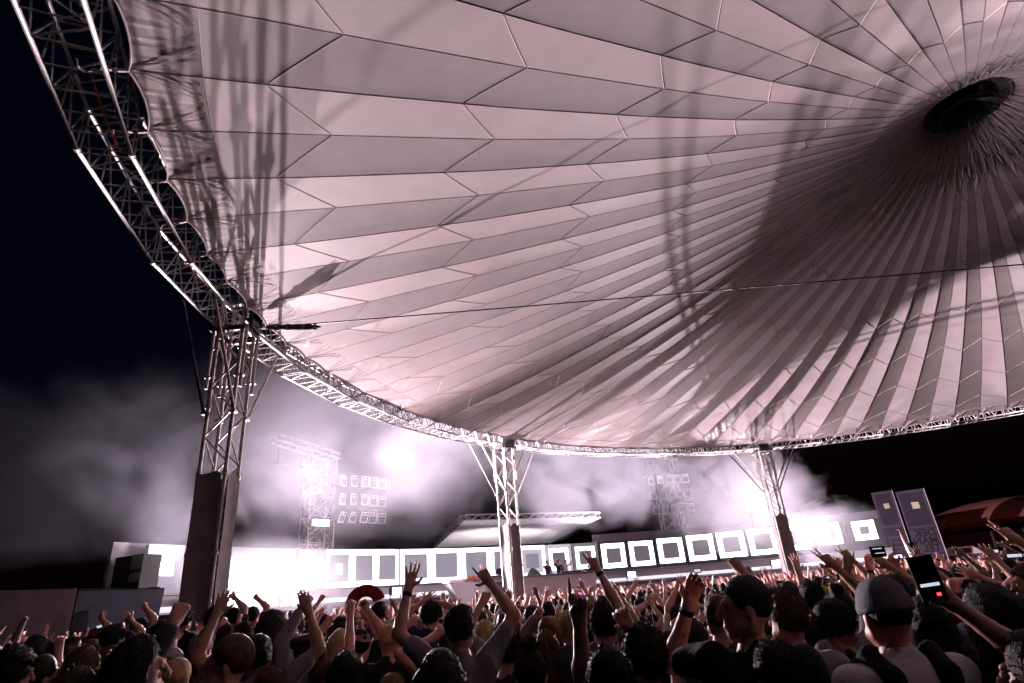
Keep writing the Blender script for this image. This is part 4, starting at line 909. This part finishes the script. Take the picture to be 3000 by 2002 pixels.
def spawn(meshes, base, yaw, scale, skin, hairc, top, hatc=None, label='', group=None):
    e = empty('person', tuple(base), yaw); e.scale = (scale, scale, scale)
    tag(e, label, 'person', group)
    for nm, me in meshes.items():
        o = inst(nm, me, e); m = {'body': SKIN[skin], 'hair': HAIR[hairc], 'shirt': CLOTH[top], 'trousers': M_DENIM, 'hat': CLOTH.get(hatc or 'black'), 'eyes': M_EYE, 'wristband': CLOTH['black']}[nm]
        if nm == 'eyes': o.data.materials.clear(); o.data.materials.append(M_EYE)
        else: setmat(o, m)
    return e
# ================================================================ the people near the camera, one by one
PLACED = []      # x, y of everyone
DJ = np.array([1.0, 38.0])
def locate(px, py, w):
    """top of a head seen at a pixel with a given width in pixels"""
    d = ray((px, py)); zc = FPX * 0.178 / w; p = d * zc / (d @ _F); return p + [0, 0, CAM_H]
def person_px(px, py, w, label, hair='short', hairc='dark brown', top='black', skin=0, yaw=None, pitch=0.0, arms=None, sleeve='short', hat=None, hatc=None, width=1.0, brim=1, thumb=None, seed=None, turn=0.0, band=None):
    top_p = locate(px, py, w); x, y, zt = top_p
    extra = {'bun': 0.075, 'tall': 0.05, 'curly': 0.03, 'quiff': 0.03, 'mohawk': 0.035}.get(hair, 0.02) if not hat else 0.025
    H0 = 1.785 + extra; s = min(max(zt / H0, 0.80), 1.10)
    body_yaw = math.atan2(-(DJ[0] - x), DJ[1] - y) + turn
    Rm = rotz(-body_yaw)
    A = {}
    for sd, spec in (arms or {}).items():
        (hx, hy), hk, dep = spec[0], spec[1], spec[2] if len(spec) > 2 else 0.12
        d = ray((hx, hy)); dist = math.hypot(x, y) + dep; hz = math.hypot(d[0], d[1]); Wp = np.array([d[0] / hz * dist, d[1] / hz * dist, CAM_H + dist * d[2] / hz])
        loc = Rm @ (Wp - np.array([x, y, 0])) / s
        hint = np.array(spec[3]) if len(spec) > 3 and spec[3] is not None else np.array([sd * 0.8, -0.35, -0.5])
        palm = np.array(spec[4]) if len(spec) > 4 else np.array([0, 1.0, 0.1])
        A[sd] = (loc, hint, hk, palm)
    pose = dict(width=width, yaw=yaw or 0.0, pitch=pitch, arms=A, hair=hair, sleeve=sleeve, hat=hat, brim=brim, seed=seed or int(px + py), thumb=thumb or {}, band=band)
    me = make_person(pose, True); PLACED.append((x, y))
    return spawn(me, (x, y, zt - H0 * s if zt > 1.97 else 0.0), body_yaw, s, skin, hairc, top, hatc, label, 'people in the front of the crowd')
B = (0, -1.0, 0.1)     # palm towards the camera
R_, L_ = 1, -1
PEOPLE = [
    dict(px=52, py=1898, w=92, label='dark-haired person in black, lowest head at the left edge', hair='curly', hairc='black', yaw=-.3),
    dict(px=118, py=1862, w=64, label='dark-haired person in a charcoal top near the left edge', hairc='black', top='charcoal'),
    dict(px=140, py=1912, w=86, label='person with short dark hair and pale ear, lower left', hair='crop', hairc='dark brown', top='black', yaw=-.5),
    dict(px=196, py=1868, w=62, label='person whose face turns right under dark hair, lower left', hair='quiff', hairc='black', top='charcoal', yaw=-1.0),
    dict(px=255, py=1893, w=84, label='brown-haired person seen from behind left of the long-haired woman', hair='short', hairc='brown', top='olive'),
    dict(px=238, py=1968, w=120, label='top of a brown head at the bottom edge, left', hair='curly', hairc='brown', top='maroon'),
    dict(px=335, py=1893, w=68, label='fair long-haired head just left of the dark long-haired woman', hair='long', hairc='brown', top='grey'),
    dict(px=340, py=1830, w=52, label='black-haired head in front of the navy stage wing', hairc='black', top='black'),
    dict(px=292, py=1842, w=44, label='person filming with both hands up, lower left', hairc='brown', top='grey', arms={R_: ((300, 1815), 'hold')}),
    dict(px=424, py=1862, w=116, label='large dark long-haired head turning right, lower left', hair='long', hairc='black', top='black', yaw=-1.0, width=.92),
    dict(px=376, py=1850, w=50, label='person raising a spread open hand left of the nearest mast', hairc='black', top='black', arms={R_: ((384, 1822), 'open', .1, None, B)}),
    dict(px=418, py=1812, w=42, label='person with raised fist silhouetted against the navy wing', hairc='black', top='charcoal', arms={R_: ((426, 1783), 'fist', .1)}),
    dict(px=678, py=1852, w=112, label='man in profile facing left, one dark sleeved arm raised high', hair='crop', hairc='brown', top='charcoal', yaw=1.25, turn=.65, arms={L_: ((505, 1830), 'fist', .25, (-.6, 0, -.8))}, sleeve='long', width=1.05),
    dict(px=598, py=1852, w=58, label='grey-haired head right of the raised dark sleeve', hair='quiff', hairc='grey', top='charcoal'),
    dict(px=480, py=1822, w=56, label='black round head under the raised clasped hand', hairc='black', top='black'),
    dict(px=640, py=1773, w=46, label='dark-haired man looking right beside the nearest mast', hair='tall', hairc='black', top='black', yaw=-1.1),
    dict(px=545, py=1785, w=34, label='curly head against the glow left of the nearest mast', hair='curly', hairc='black', top='black'),
    dict(px=689, py=1780, w=37, label='person pointing up into the glare right of the nearest mast', hairc='black', top='navy', arms={R_: ((688, 1757), 'point', .1)}),
    dict(px=742, py=1776, w=33, label='person in a cap with one thin arm up in the glare', hairc='black', top='maroon', hat='cap', arms={R_: ((755, 1762), 'fist', .1)}),
    dict(px=722, py=1821, w=52, label='short-haired head in front of the maroon top', hair='short', hairc='dark brown', top='charcoal'),
    dict(px=668, py=1830, w=48, label='black round head before the foot of the nearest mast', hairc='black', top='black'),
    dict(px=806, py=1787, w=64, label='long straight-haired woman rim-lit before the brightest glare', hair='long', hairc='dark brown', top='grey', width=.9),
    dict(px=812, py=1869, w=62, label='round short-haired head below the rim-lit woman', hair='short', hairc='black', top='charcoal'),
    dict(px=757, py=1910, w=74, label='person in a mustard yellow top with black hair', hair='wavy', hairc='black', top='mustard'),
    dict(px=905, py=1856, w=72, label='person in a dark beret with a grey raised sleeve and fist', hair='short', hairc='dark brown', top='grey', hat='beret', hatc='charcoal', sleeve='long', arms={L_: ((884, 1782), 'fist', .2)}),
    dict(px=948, py=1800, w=34, label='person punching a thin arm with fist into the white glow', hairc='black', top='black', arms={L_: ((935, 1762), 'fist', .1)}),
    dict(px=800, py=1955, w=96, label='brown head cut by the bottom edge below the mustard top', hair='short', hairc='brown', top='black'),
    dict(px=945, py=1898, w=74, label='woman with small bun in pale top reaching up beside the fan', hair='bun', hairc='brown', top='white', skin=0, arms={R_: ((1028, 1790), 'relax', .15)}, sleeve='none', width=.9),
    dict(px=1016, py=1908, w=84, label='long dark-haired woman below the pink cap', hair='long', hairc='black', top='black', width=.9),
    dict(px=1046, py=1843, w=60, label='person in a pink cap holding up the red folding fan', hair='short', hairc='dark brown', top='black', hat='cap', hatc='pink', brim=-1, yaw=1.2, arms={R_: ((1076, 1785), 'fist', .05)}),
    dict(px=1000, py=1806, w=50, label='black-haired head behind the reaching bare arm', hair='long', hairc='black', top='charcoal'),
    dict(px=1108, py=1822, w=40, label='dark-haired head between the fan and the grey-cropped man', hair='long', hairc='black', top='black'),
    dict(px=1140, py=1814, w=52, label='man with cropped greying hair in a white T-shirt', hair='crop', hairc='grey', top='white', width=1.05),
    dict(px=1188, py=1781, w=38, label='dark head directly behind the big open hand', hairc='black', top='white'),
    dict(px=1111, py=1764, w=36, label='black tall-haired head beside the red fan', hair='tall', hairc='black', top='black'),
    dict(px=1262, py=1766, w=46, label='dark curly head with raised fingers right of the big arm', hair='curly', hairc='black', top='navy', arms={R_: ((1268, 1762), 'open', .2, None, B), L_: ((1238, 1764), 'open', .2, None, B)}),
    dict(px=1345, py=1772, w=83, label='man in grey T-shirt spreading both arms, open left hand high', hair='quiff', hairc='dark brown', top='grey', arms={L_: ((1196, 1728), 'open', .18, (-.5, -.2, -.7), B), R_: ((1436, 1708), 'point', .12, (.8, -.2, -.3), (0, 1, 0))}, thumb={L_: 1}, width=1.05, band=(-1,)),
    dict(px=1290, py=1908, w=122, label='woman with bleached curls on dark hair at the bottom edge', hair='wavy', hairc='black', top='grey', width=.92),
    dict(px=1310, py=1952, w=112, label='head of bright blond curls cut by the bottom edge', hair='curly', hairc='blond', top='black', width=.9),
    dict(px=1150, py=1976, w=84, label='blond crown of a head just above the bottom edge', hair='short', hairc='blond', top='black'),
    dict(px=1206, py=1880, w=58, label='person in a pink top left of the grey T-shirt man', hair='long', hairc='dark brown', top='pink', arms={L_: ((1196, 1832), 'relax', .1)}),
    dict(px=1420, py=1818, w=58, label='blond long-haired woman behind the pointing arm', hair='long', hairc='blond', top='white', width=.9),
    dict(px=1478, py=1840, w=82, label='curly brown-haired head left of the top-knot woman', hair='curly', hairc='dark brown', top='charcoal'),
    dict(px=1548, py=1860, w=106, label='woman with a top-knot bun in maroon at the bottom middle', hair='bun', hairc='dark brown', top='maroon', width=.92),
    dict(px=1598, py=1846, w=60, label='person in grey long sleeves raising a red-lit fist', hair='wavy', hairc='brown', top='grey', sleeve='long', arms={L_: ((1570, 1806), 'fist', .02, (-.3, 0, -1), B)}),
    dict(px=1662, py=1796, w=60, label='man with bleached spiky mohawk in a dark knit top', hair='mohawk', hairc='blond', top='charcoal'),
    dict(px=1775, py=1896, w=150, label='large dark head at the bottom edge with raised index finger', hair='short', hairc='black', top='black', arms={L_: ((1698, 1818), 'index', .12, (-.05, .25, -1), B)}, sleeve='none'),
    dict(px=1760, py=1764, w=76, label='tall-haired man in white T-shirt, arm stretched with two fingers up', hair='tall', hairc='dark brown', top='white', arms={R_: ((1752, 1672), 'peace', .15, (.9, 0, -.3))}, thumb={R_: 1}, band=(1,)),
    dict(px=1876, py=1838, w=116, label='big curly dark head with a folded hand raised before it', hair='curly', hairc='dark brown', top='black', arms={L_: ((1842, 1836), 'relax', -.02, (-.05, .25, -1), B)}),
    dict(px=1722, py=1745, w=48, label='fair-haired head in front of the pink light', hairc='blond', hair='short', top='black'),
    dict(px=1872, py=1750, w=34, label='person in dark cap below a raised open hand, right of DJ booth', hairc='black', top='black', hat='cap', hatc='black', arms={L_: ((1856, 1718), 'open', .1)}),
    dict(px=1925, py=1775, w=44, label='person holding one bent arm up with relaxed fingers mid right', hair='short', hairc='black', top='charcoal', arms={L_: ((1904, 1762), 'flat', .1, None, B)}),
    dict(px=1985, py=1772, w=50, label='dark head under the tallest dark open hand', hair='long', hairc='black', top='white', arms={L_: ((1984, 1722), 'open', .1)}),
    dict(px=2052, py=1770, w=42, label='person stretching a flat hand left of the profile man', hairc='black', top='white', arms={L_: ((2042, 1718), 'flat', .1)}),
    dict(px=2110, py=1756, w=46, label='round dark head just left of the profile man', hairc='black', hair='short', top='black'),
    dict(px=2162, py=1680, w=120, label='tall man in black T-shirt looking left with raised forearm', hair='crop', hairc='black', top='black', yaw=1.35, arms={L_: ((2018, 1772), 'relax', .12, (-.45, .4, -1), B)}, width=1.08, band=(-1,)),
    dict(px=2286, py=1721, w=104, label='brown-haired man in a grey hooded top right of the profile man', hair='quiff', hairc='brown', top='grey', yaw=.45),
    dict(px=2252, py=1874, w=142, label='dark head at the bottom edge below the black T-shirt man', hair='short', hairc='black', top='black', yaw=.3),
    dict(px=1965, py=1905, w=60, label='dark-haired person in black beside the raised forearm', hair='short', hairc='black', top='black'),
    dict(px=2366, py=1704, w=66, label='dark-haired head in front of the yellow beanie', hair='short', hairc='black', top='black'),
    dict(px=2404, py=1714, w=46, label='person wearing a mustard yellow knitted beanie', hair='crop', hairc='black', top='black', hat='beanie', hatc='mustard'),
    dict(px=2432, py=1755, w=98, label='black-haired person turning right between brown man and grey cap', hair='short', hairc='black', top='black', yaw=-.9, skin=1),
    dict(px=2558, py=1684, w=134, label='man in a slate cap and white T-shirt with a backpack', hair='crop', hairc='black', top='white', hat='beanie', hatc='slate', width=1.08),
    dict(px=2645, py=1727, w=62, label='person holding a phone sideways above the slate cap', hair='short', hairc='black', top='charcoal', yaw=.9, arms={L_: ((2549, 1668), 'hold', -.1, None, B), R_: ((2628, 1662), 'hold', -.1, None, B)}, band=(-1,)),
    dict(px=2470, py=1700, w=52, label='person with thin raised hand left of the slate cap', hair='short', hairc='dark brown', top='black', skin=1, arms={R_: ((2470, 1708), 'open', .1, None, B)}, yaw=.5),
    dict(px=2694, py=1752, w=92, label='dark-haired head below the tall dark phone', hair='wavy', hairc='black', top='black'),
    dict(px=2990, py=1850, w=170, label='person cut by the right edge stretching an arm with a phone', hair='long', hairc='dark brown', top='black', yaw=.6, arms={L_: ((2790, 1768), 'hold', .02, (.3, -.3, -1), (-.4, -1, 0))}, sleeve='none', width=.92),
    dict(px=2872, py=1712, w=136, label='large dark long-haired head at the right edge', hair='long', hairc='black', top='black', width=.95),
    dict(px=2992, py=1652, w=74, label='face in profile looking left at the right edge', hair='short', hairc='brown', top='black', yaw=1.3),
    dict(px=2830, py=1700, w=60, label='person raising two crossed hands left of the long-haired head', hair='short', hairc='black', top='maroon', arms={R_: ((2868, 1690), 'open', .15), L_: ((2832, 1700), 'relax', .1)}),
    dict(px=2752, py=1672, w=38, label='person waving a bent wrist before the red marquee', hairc='dark brown', top='black', arms={L_: ((2748, 1640), 'relax', .1)}, band=(-1,)),
    dict(px=2944, py=1640, w=42, label='person filming with a bright phone near the right edge', hairc='black', top='black', arms={L_: ((2915, 1630), 'hold', .1), R_: ((2962, 1634), 'hold', .1)}),
    dict(px=2668, py=1590, w=17, label='person in white carried on shoulders above the right crowd', hairc='black', top='white', arms={L_: ((2655, 1612), 'relax', .1)}),
]
for spec in PEOPLE: person_px(**spec)

# ================================================================ things held or worn
def frame_at(px, dist, wpx, hpx):
    d = ray(px); hz = math.hypot(d[0], d[1]); p = np.array([d[0] / hz * dist, d[1] / hz * dist, CAM_H + dist * d[2] / hz]); zc = (p - [0, 0, CAM_H]) @ _F; return p, wpx / FPX * zc, hpx / FPX * zc
M_SCREEN = mat('phone_screen_lit', (0.1, 0.1, 0.1), 0.2, emit=(0.75, 0.85, 1.0), estr=0.8); M_SCREENDK = mat('phone_screen_dark', (0.01, 0.01, 0.012), 0.15)
M_PHONE = mat('phone_black', (0.012, 0.012, 0.014), 0.3, spec=0.5)
def phone(px, dist, wpx, hpx, roll, label, strips, yaw_off=0.0):
    p, w, h = frame_at(px, dist, wpx, hpx); e = empty('phone', tuple(p)); e.rotation_euler = (0.12, roll, math.atan2(-p[0], p[1]) + yaw_off); tag(e, label, 'phone', 'phones held up')
    m = MB(); m.box((0, 0, 0), (w, 0.009, h)); o = m.obj('case', M_PHONE, e)
    m = MB(); m.box((0, -0.0052, 0), (w * .92, 0.001, h * .9)); m.obj('screen', M_SCREENDK, e)
    for (sx, sz, sw, sh, mt) in strips: m = MB(); m.box((sx * w, -0.0062, sz * h), (sw * w, 0.0008, sh * h)); m.obj('screen_image', mt, e)
M_REDLED = mat('red_indicator', (1, .05, .05), .4, emit=(1, 0.04, 0.05), estr=3)
dd_ = lambda i: math.hypot(*PLACED[i])
phone((2715, 1694), 1.52, 66, 124, -0.08, 'tall black phone in the outstretched hand at right', [(0.0, -0.14, .74, .07, M_SCREEN), (.2, -.36, .16, .07, M_REDLED)], .15)
phone((2572, 1617), 4.75, 40, 30, 0.02, 'small phone held sideways above the slate cap', [(0, .3, .6, .08, M_SCREEN), (0.1, -.12, .6, .07, M_SCREEN)])
phone((2913, 1615), 7.1, 26, 15, 0.04, 'lit phone held up near the right edge, left of two', [(0, 0, .7, .5, M_SCREEN)])
phone((2972, 1628), 7.1, 40, 17, 0.04, 'lit phone held up at the right edge, right of two', [(0, 0, .85, .5, M_SCREEN)])
phone((2043, 1672), 11.0, 22, 14, 0.0, 'small lit phone over the crowd left of the profile man', [(0, 0, .8, .6, M_SCREEN)])
phone((2425, 1693), 8.0, 9, 7, 0.0, 'tiny lit phone behind the yellow beanie', [(0, 0, .9, .8, M_SCREEN)])
phone((291, 1836), 8.0, 14, 8, -0.2, 'tiny lit phone in the crowd at lower left', [(0, 0, .9, .8, M_SCREEN)])
p, w, h = frame_at((1700, 1744), 7.5, 11, 12); o = MB(); o.tube([p - [0, 0, h / 2], p, p + [0, 0, h / 2]], [w * .3, w * .5, w * .25], 8); o = o.obj('glow_light', mat('magenta_glow', (1, .1, 1), .4, emit=(1.0, 0.10, 0.95), estr=4), None, True); tag(o, 'small glowing magenta light held up in the middle of the crowd', 'light')
# red folding fan
p, w, h = frame_at((1071, 1776), math.hypot(*PLACED[29]) + 0.05, 10, 64)
e = empty('folding_fan', tuple(p)); e.rotation_euler = (0, 0.05, math.atan2(-p[0], p[1])); tag(e, 'open red folding fan held up in front of the white screens', 'fan')
RF = h * 0.92; a0f, a1f, nf = math.radians(22), math.radians(188), 15
M_FAN = mat('fan_paper_red', (0.36, 0.035, 0.03), 0.7, noise=0.3, nscale=20)
for i in range(nf):
    a, b = a0f + (a1f - a0f) * i / nf, a0f + (a1f - a0f) * (i + 1) / nf; mid = (a + b) / 2; m = MB()
    v = []
    for aa, yy in ((a, 0), (mid, -0.012), (b, 0)):
        for rr in (RF * .42, RF): v += [(rr * math.cos(aa), yy, rr * math.sin(aa)), (rr * math.cos(aa), yy + .002, rr * math.sin(aa))]
    m.add(v, [(0, 2, 6, 4), (4, 6, 10, 8), (1, 5, 7, 3), (5, 9, 11, 7), (2, 3, 7, 6), (6, 7, 11, 10)]); m.obj('leaf_fold', M_FAN, e)
    m = MB(); m.tube([(0, .004, 0), (RF * .97 * math.cos(a), .004, RF * .97 * math.sin(a))], 0.0022, 4); m.obj('rib', mat('fan_rib', (.05, .02, .015), .5) if i == 0 else bpy.data.materials['fan_rib'], e)
# backpack of the man in the slate cap
i_cap = [i for i, s in enumerate(PEOPLE) if 'backpack' in s['label']][0]; x, y = PLACED[i_cap]; by = math.atan2(-(DJ[0] - x), DJ[1] - y); zt = locate(2558, 1684, 134)[2]; s = zt / 1.81
e = empty('backpack', (x, y, 0), by); e.scale = (s, s, s); tag(e, 'black backpack on the man in white T-shirt and slate cap', 'backpack')
f = Field((-.25, -.42, .85), (.25, .2, 1.6), .016); f.ell((0, -.22, 1.17), (.155, .10, .25), .03); f.ell((0, -.29, 1.08), (.11, .06, .14), .03); f.wobble(.004, 40, 3); V, F = f.surface(); link(bpy.data.objects.new('bag_body', np_mesh('bag_body', [(V, F, 0)], [CLOTH['black']])), e)
for sd in (-1, 1):
    f = Field((-.3, -.3, 1.0), (.3, .25, 1.65), .013)
    pts = [(sd * .085, -.15, 1.36), (sd * .10, -.115, 1.475), (sd * .115, -.02, 1.535), (sd * .12, .09, 1.475), (sd * .125, .145, 1.33), (sd * .15, .13, 1.15)]
    for a, b in zip(pts[:-1], pts[1:]): f.cone(a, b, .034, .034, .02)
    V, F = f.surface(); link(bpy.data.objects.new('shoulder_strap', np_mesh('shoulder_strap', [(V, F, 0)], [CLOTH['black']])), e)
# wristband
# ================================================================ the DJs on the booth
dj = [(125.2, 'bald man in pale shirt at the left decks of the booth', 'crop', 'grey', 'pale blue', {}), (122.6, 'fair-haired man in navy beside the middle mast on the booth', 'short', 'grey', 'navy', {}),
      (116.0, 'man in navy bending over the decks, left of three DJs', 'short', 'black', 'navy', {1: ((0.42, 0.25, 1.62), (0, 0, -1), 'relax', (0, 1, 0))}), (114.4, 'man in black, middle of three DJs', 'short', 'black', 'charcoal', {1: ((0.2, 0.2, 1.85), (1, 0, 0), 'open', (0, 1, 0))}), (113.4, 'man in pale shirt, right of three DJs', 'short', 'dark brown', 'white', {-1: ((-0.25, 0.3, 1.75), (-1, 0, 0), 'open', (0, 1, 0))})]
for th, lab, hr, hc, tp, ar in dj:
    p = pol(th, 28.65 if th > 120 else 28.7, 2.022); me = make_person(dict(hair=hr, arms=ar, seed=int(th), yaw=.2), False)
    spawn(me, p, math.radians(th + 90) , 1.03, 0, hc, tp, None, lab, 'people on the DJ booth'); PLACED.append((p[0], p[1]))

# ================================================================ the rest of the crowd
VAR = []
def v_arms(l=None, r=None): return {k: v for k, v in ((-1, l), (1, r)) if v is not None}
up = lambda sd, x, y, z, hk, palm=(0, 1, .1): ((sd * x, y, z), (sd * .9, -.3, -.4), hk, palm)
VSPEC = [
    ('arms down', {}, 'short', None), ('arms down', {}, 'long', None), ('arms down', {}, 'curly', None), ('arms down', {}, 'crop', None), ('arms down', {}, 'bun', None), ('arms down', {}, 'quiff', None), ('arms down', {}, 'short', 'cap'),
    ('right hand up', v_arms(r=up(1, .24, .12, 1.97, 'open')), 'short', None), ('left hand up', v_arms(l=up(-1, .26, .15, 1.93, 'open')), 'long', None),
    ('both arms up', v_arms(up(-1, .30, .12, 1.95, 'open'), up(1, .28, .15, 1.92, 'flat')), 'short', None), ('both arms up', v_arms(up(-1, .2, .25, 1.85, 'relax'), up(1, .24, .22, 1.88, 'open')), 'long', None),
    ('fist up', v_arms(r=up(1, .25, .15, 1.95, 'fist')), 'quiff', None), ('finger up', v_arms(l=up(-1, .22, .2, 1.90, 'index')), 'curly', None), ('arm bent', v_arms(r=up(1, .33, .22, 1.72, 'relax')), 'short', 'cap'),
    ('flat hand up', v_arms(l=up(-1, .2, .28, 1.88, 'flat')), 'short', None), ('two fingers up', v_arms(r=up(1, .2, .2, 1.96, 'peace')), 'bun', None)]
rv = random.Random(31)
for q in range(10):
    one = lambda sd: up(sd, rv.uniform(.12, .42), rv.uniform(-.05, .35), rv.uniform(1.62, 2.0), rv.choice(('open', 'relax', 'flat', 'fist', 'index', 'hold')), (rv.uniform(-.6, .6), rv.choice((1, 1, -1)), .2))
    kd = q % 3; VSPEC.append((('left arm raised', 'right arm raised', 'arms raised')[kd], v_arms(one(-1) if kd in (0, 2) else None, one(1) if kd in (1, 2) else None), rv.choice(('short', 'long', 'curly', 'quiff', 'crop', 'bun')), None))
for i, (ds, ar, hr, ht) in enumerate(VSPEC): VAR.append((ds, make_person(dict(arms=ar, hair=hr, hat=ht, seed=50 + i, width=0.93 + 0.05 * (i % 4), yaw=(-.3, .2, 0, .4, -.1)[i % 5], sleeve=('short', 'none', 'long')[i % 3]), False), hr, ht))
masts_xy = [(TC[0] + 20.6 * math.cos(A0 + DA * k), TC[1] + 20.6 * math.sin(A0 + DA * k)) for k in K_MAST]
cells = {}
def put(x, y): cells.setdefault((int(x // 0.6), int(y // 0.6)), []).append((x, y))
for x, y in PLACED: put(x, y)
def free(x, y, r):
    cx_, cy_ = int(x // 0.6), int(y // 0.6)
    for i in (-1, 0, 1):
        for j in (-1, 0, 1):
            for (a, b) in cells.get((cx_ + i, cy_ + j), ()):
                if (a - x) ** 2 + (b - y) ** 2 < r * r: return False
    return all((a - x) ** 2 + (b - y) ** 2 > 0.95 ** 2 for a, b in masts_xy) and math.hypot(x - TC[0], y - TC[1]) < 28.9 + 20 * (x > 24) and y < 46
rr_ = random.Random(5)
def zone(px):
    for lim, nm in ((300, 'at far left'), (560, 'by nearest mast'), (760, 'behind nearest mast'), (1000, 'in brightest glare'), (1250, 'below white frames'), (1440, 'before middle mast'), (1580, 'at middle mast'), (1760, 'below DJ booth'), (1960, 'beside DJ booth'), (2160, 'below detached frames'), (2400, 'at right mast'), (2620, 'past right mast'), (3200, 'at far right')):
        if px < lim: return nm
    return 'at far right'
cnt = {}; NP = 0; tries = 0; LIM = 300 - len(PEOPLE) - len(dj)
cand = []
while len(cand) < 900 and tries < 60000:
    tries += 1; d = math.sqrt(rr_.uniform(4.3 ** 2, 14.5 ** 2)); az = math.radians(rr_.uniform(-42, 43)); x, y = d * math.sin(az), d * math.cos(az)
    if free(x, y, 0.50): put(x, y); cand.append((d, x, y))
cand.sort(); ORD = ['first', 'second', 'third', 'fourth', 'fifth', 'sixth', 'seventh', 'eighth', 'ninth', 'tenth', 'eleventh', 'twelfth'] + [f'{i}th' for i in range(13, 60)]
wearc = ['black', 'black', 'charcoal', 'grey', 'white', 'navy', 'maroon', 'olive', 'black', 'charcoal', 'pale blue', 'grey', 'pink']; hairs = ['black', 'black', 'dark brown', 'dark brown', 'brown', 'blond', 'black', 'red', 'grey']
rows = []
for d, x, y in cand[:LIM]:
    pxy, _ = proj(np.array([x, y, 1.7])); rows.append((d, x, y, pxy[0][0]))
seen = {}
for d, x, y, px in sorted(rows, key=lambda q: q[3]):
    for attempt in range(60):
        i = rr_.randrange(7) if rr_.random() < 0.50 + (0.12 if d < 6 else 0) else 7 + rr_.randrange(19)
        ds, me, hr, ht = VAR[i]; hc = rr_.choice(hairs); tp = rr_.choice(wearc); s = rr_.uniform(0.865, 0.985)
        depth = 'near' if d < 7 else ('mid-depth' if d < 10 else 'farther')
        hs = {'short': 'short', 'long': 'long', 'curly': 'curly', 'crop': 'cropped', 'bun': 'knotted', 'quiff': 'swept'}[hr]
        lab = f"{depth} person, {hs} {hc} hair{', cap' if ht else ''}, {tp} top, {ds}, {zone(px)}"
        if lab not in seen: break
    seen[lab] = 1
    turn = math.atan2(-(DJ[0] - x), DJ[1] - y) + rr_.gauss(0, .22)
    spawn(me, (x, y, 0), turn, s, rr_.choice((0, 0, 0, 1, 2)), hc, tp, rr_.choice(('black', 'charcoal', 'navy')), lab, 'people in the middle of the crowd')
# everyone farther away reads as one mass
def lowpoly(rng_, P, s, yaw, kind):
    c, sn = math.cos(yaw), math.sin(yaw); out = []
    def tr(v): v = np.asarray(v, float) * s; return np.stack([P[0] + v[:, 0] * c - v[:, 1] * sn, P[1] + v[:, 0] * sn + v[:, 1] * c, v[:, 2]], -1)
    def sph(cn, r, mi, nu=7, nv=5):
        a = np.linspace(0, 2 * PI, nu, endpoint=False); b = np.linspace(-1.35, 1.35, nv); V = np.array([(cn[0] + r[0] * math.cos(x) * math.cos(z), cn[1] + r[1] * math.sin(x) * math.cos(z), cn[2] + r[2] * math.sin(z)) for z in b for x in a])
        F = [(i * nu + j, i * nu + (j + 1) % nu, (i + 1) * nu + (j + 1) % nu, (i + 1) * nu + j) for i in range(nv - 1) for j in range(nu)]; out.append((tr(V), np.array(F), mi))
    def tub(pts, rr, mi, n=5):
        m = MB(); m.tube(pts, rr, n, False); out.append((tr(np.concatenate(m.v)), np.array(m.f), mi))
    hm = rng_.choice((0, 0, 0, 1, 1, 5)); tm = rng_.choice((3, 3, 4, 6, 7)); w = rng_.uniform(.9, 1.1)
    sph((0, -.01, 1.68), (.085, .105, .12), hm); sph((0, .03, 1.62), (.062, .07, .085), 2, 6, 4); sph((0, 0, 1.27), (.215 * w, .135, .24), tm, 8, 5); tub([(0, 0, 1.4), (0, 0, 1.58)], [.075, .055], 2, 6); tub([(0, 0, .1), (0, 0, 1.1)], [.14, .17], 3, 6)
    for sd in (-1, 1):
        if kind in (3,) or kind == (1 if sd > 0 else 2):
            e = np.array([sd * rng_.uniform(.24, .36), rng_.uniform(.0, .2), rng_.uniform(1.5, 1.72)]); wv = e + np.array([sd * rng_.uniform(-.14, .06), rng_.uniform(0, .15), rng_.uniform(.2, .27)]); d = unit(wv - e)
            tub([(sd * .17, 0, 1.42), e], [.062, .047], tm if rng_.random() < .4 else 2); tub([e, wv], [.045, .03], 2); tub([wv, wv + d * .09], [.03, .045], 2)
            k2 = wv + d * .085
            for q in range(4):
                if rng_.random() < .85: t_ = k2 + np.array([(q - 1.5) * .021, 0, 0]); tub([t_, t_ + d * rng_.uniform(.05, .085) + np.array([(q - 1.5) * .012, rng_.uniform(-.02, .02), 0])], [.011, .007], 2, 4)
        else: tub([(sd * .19 * w, 0, 1.42), (sd * .25 * w, .03, 1.14), (sd * .2, .18, 1.0)], [.06, .05, .035], tm)
    return out
parts = []; tries = 0; n = 0; far = [q for q in cand[LIM:]]
rs = random.Random(9)
spots = [(x, y) for d, x, y in far]
while len(spots) < 2300 and tries < 60000:
    tries += 1; d = math.sqrt(rs.uniform(11.0 ** 2, 44 ** 2)); az = math.radians(rs.uniform(-44, 44)); x, y = d * math.sin(az), d * math.cos(az)
    if d > 14.3 and free(x, y, 0.55 if d < 22 else 0.62): put(x, y); spots.append((x, y))
for x, y in spots:
    parts += lowpoly(rs, (x, y), rs.uniform(.88, 1.01), math.atan2(-(DJ[0] - x), DJ[1] - y) + rs.gauss(0, .25), rs.choice((0, 0, 0, 1, 2, 3)))
me = np_mesh('distant_crowd', parts, [HAIR['black'], HAIR['dark brown'], SKIN[0], CLOTH['black'], CLOTH['charcoal'], HAIR['brown'], CLOTH['grey'], CLOTH['navy']])
o = link(bpy.data.objects.new('distant_crowd', me)); tag(o, 'dense distant crowd filling the ground up to the stage', 'crowd', kind='stuff')
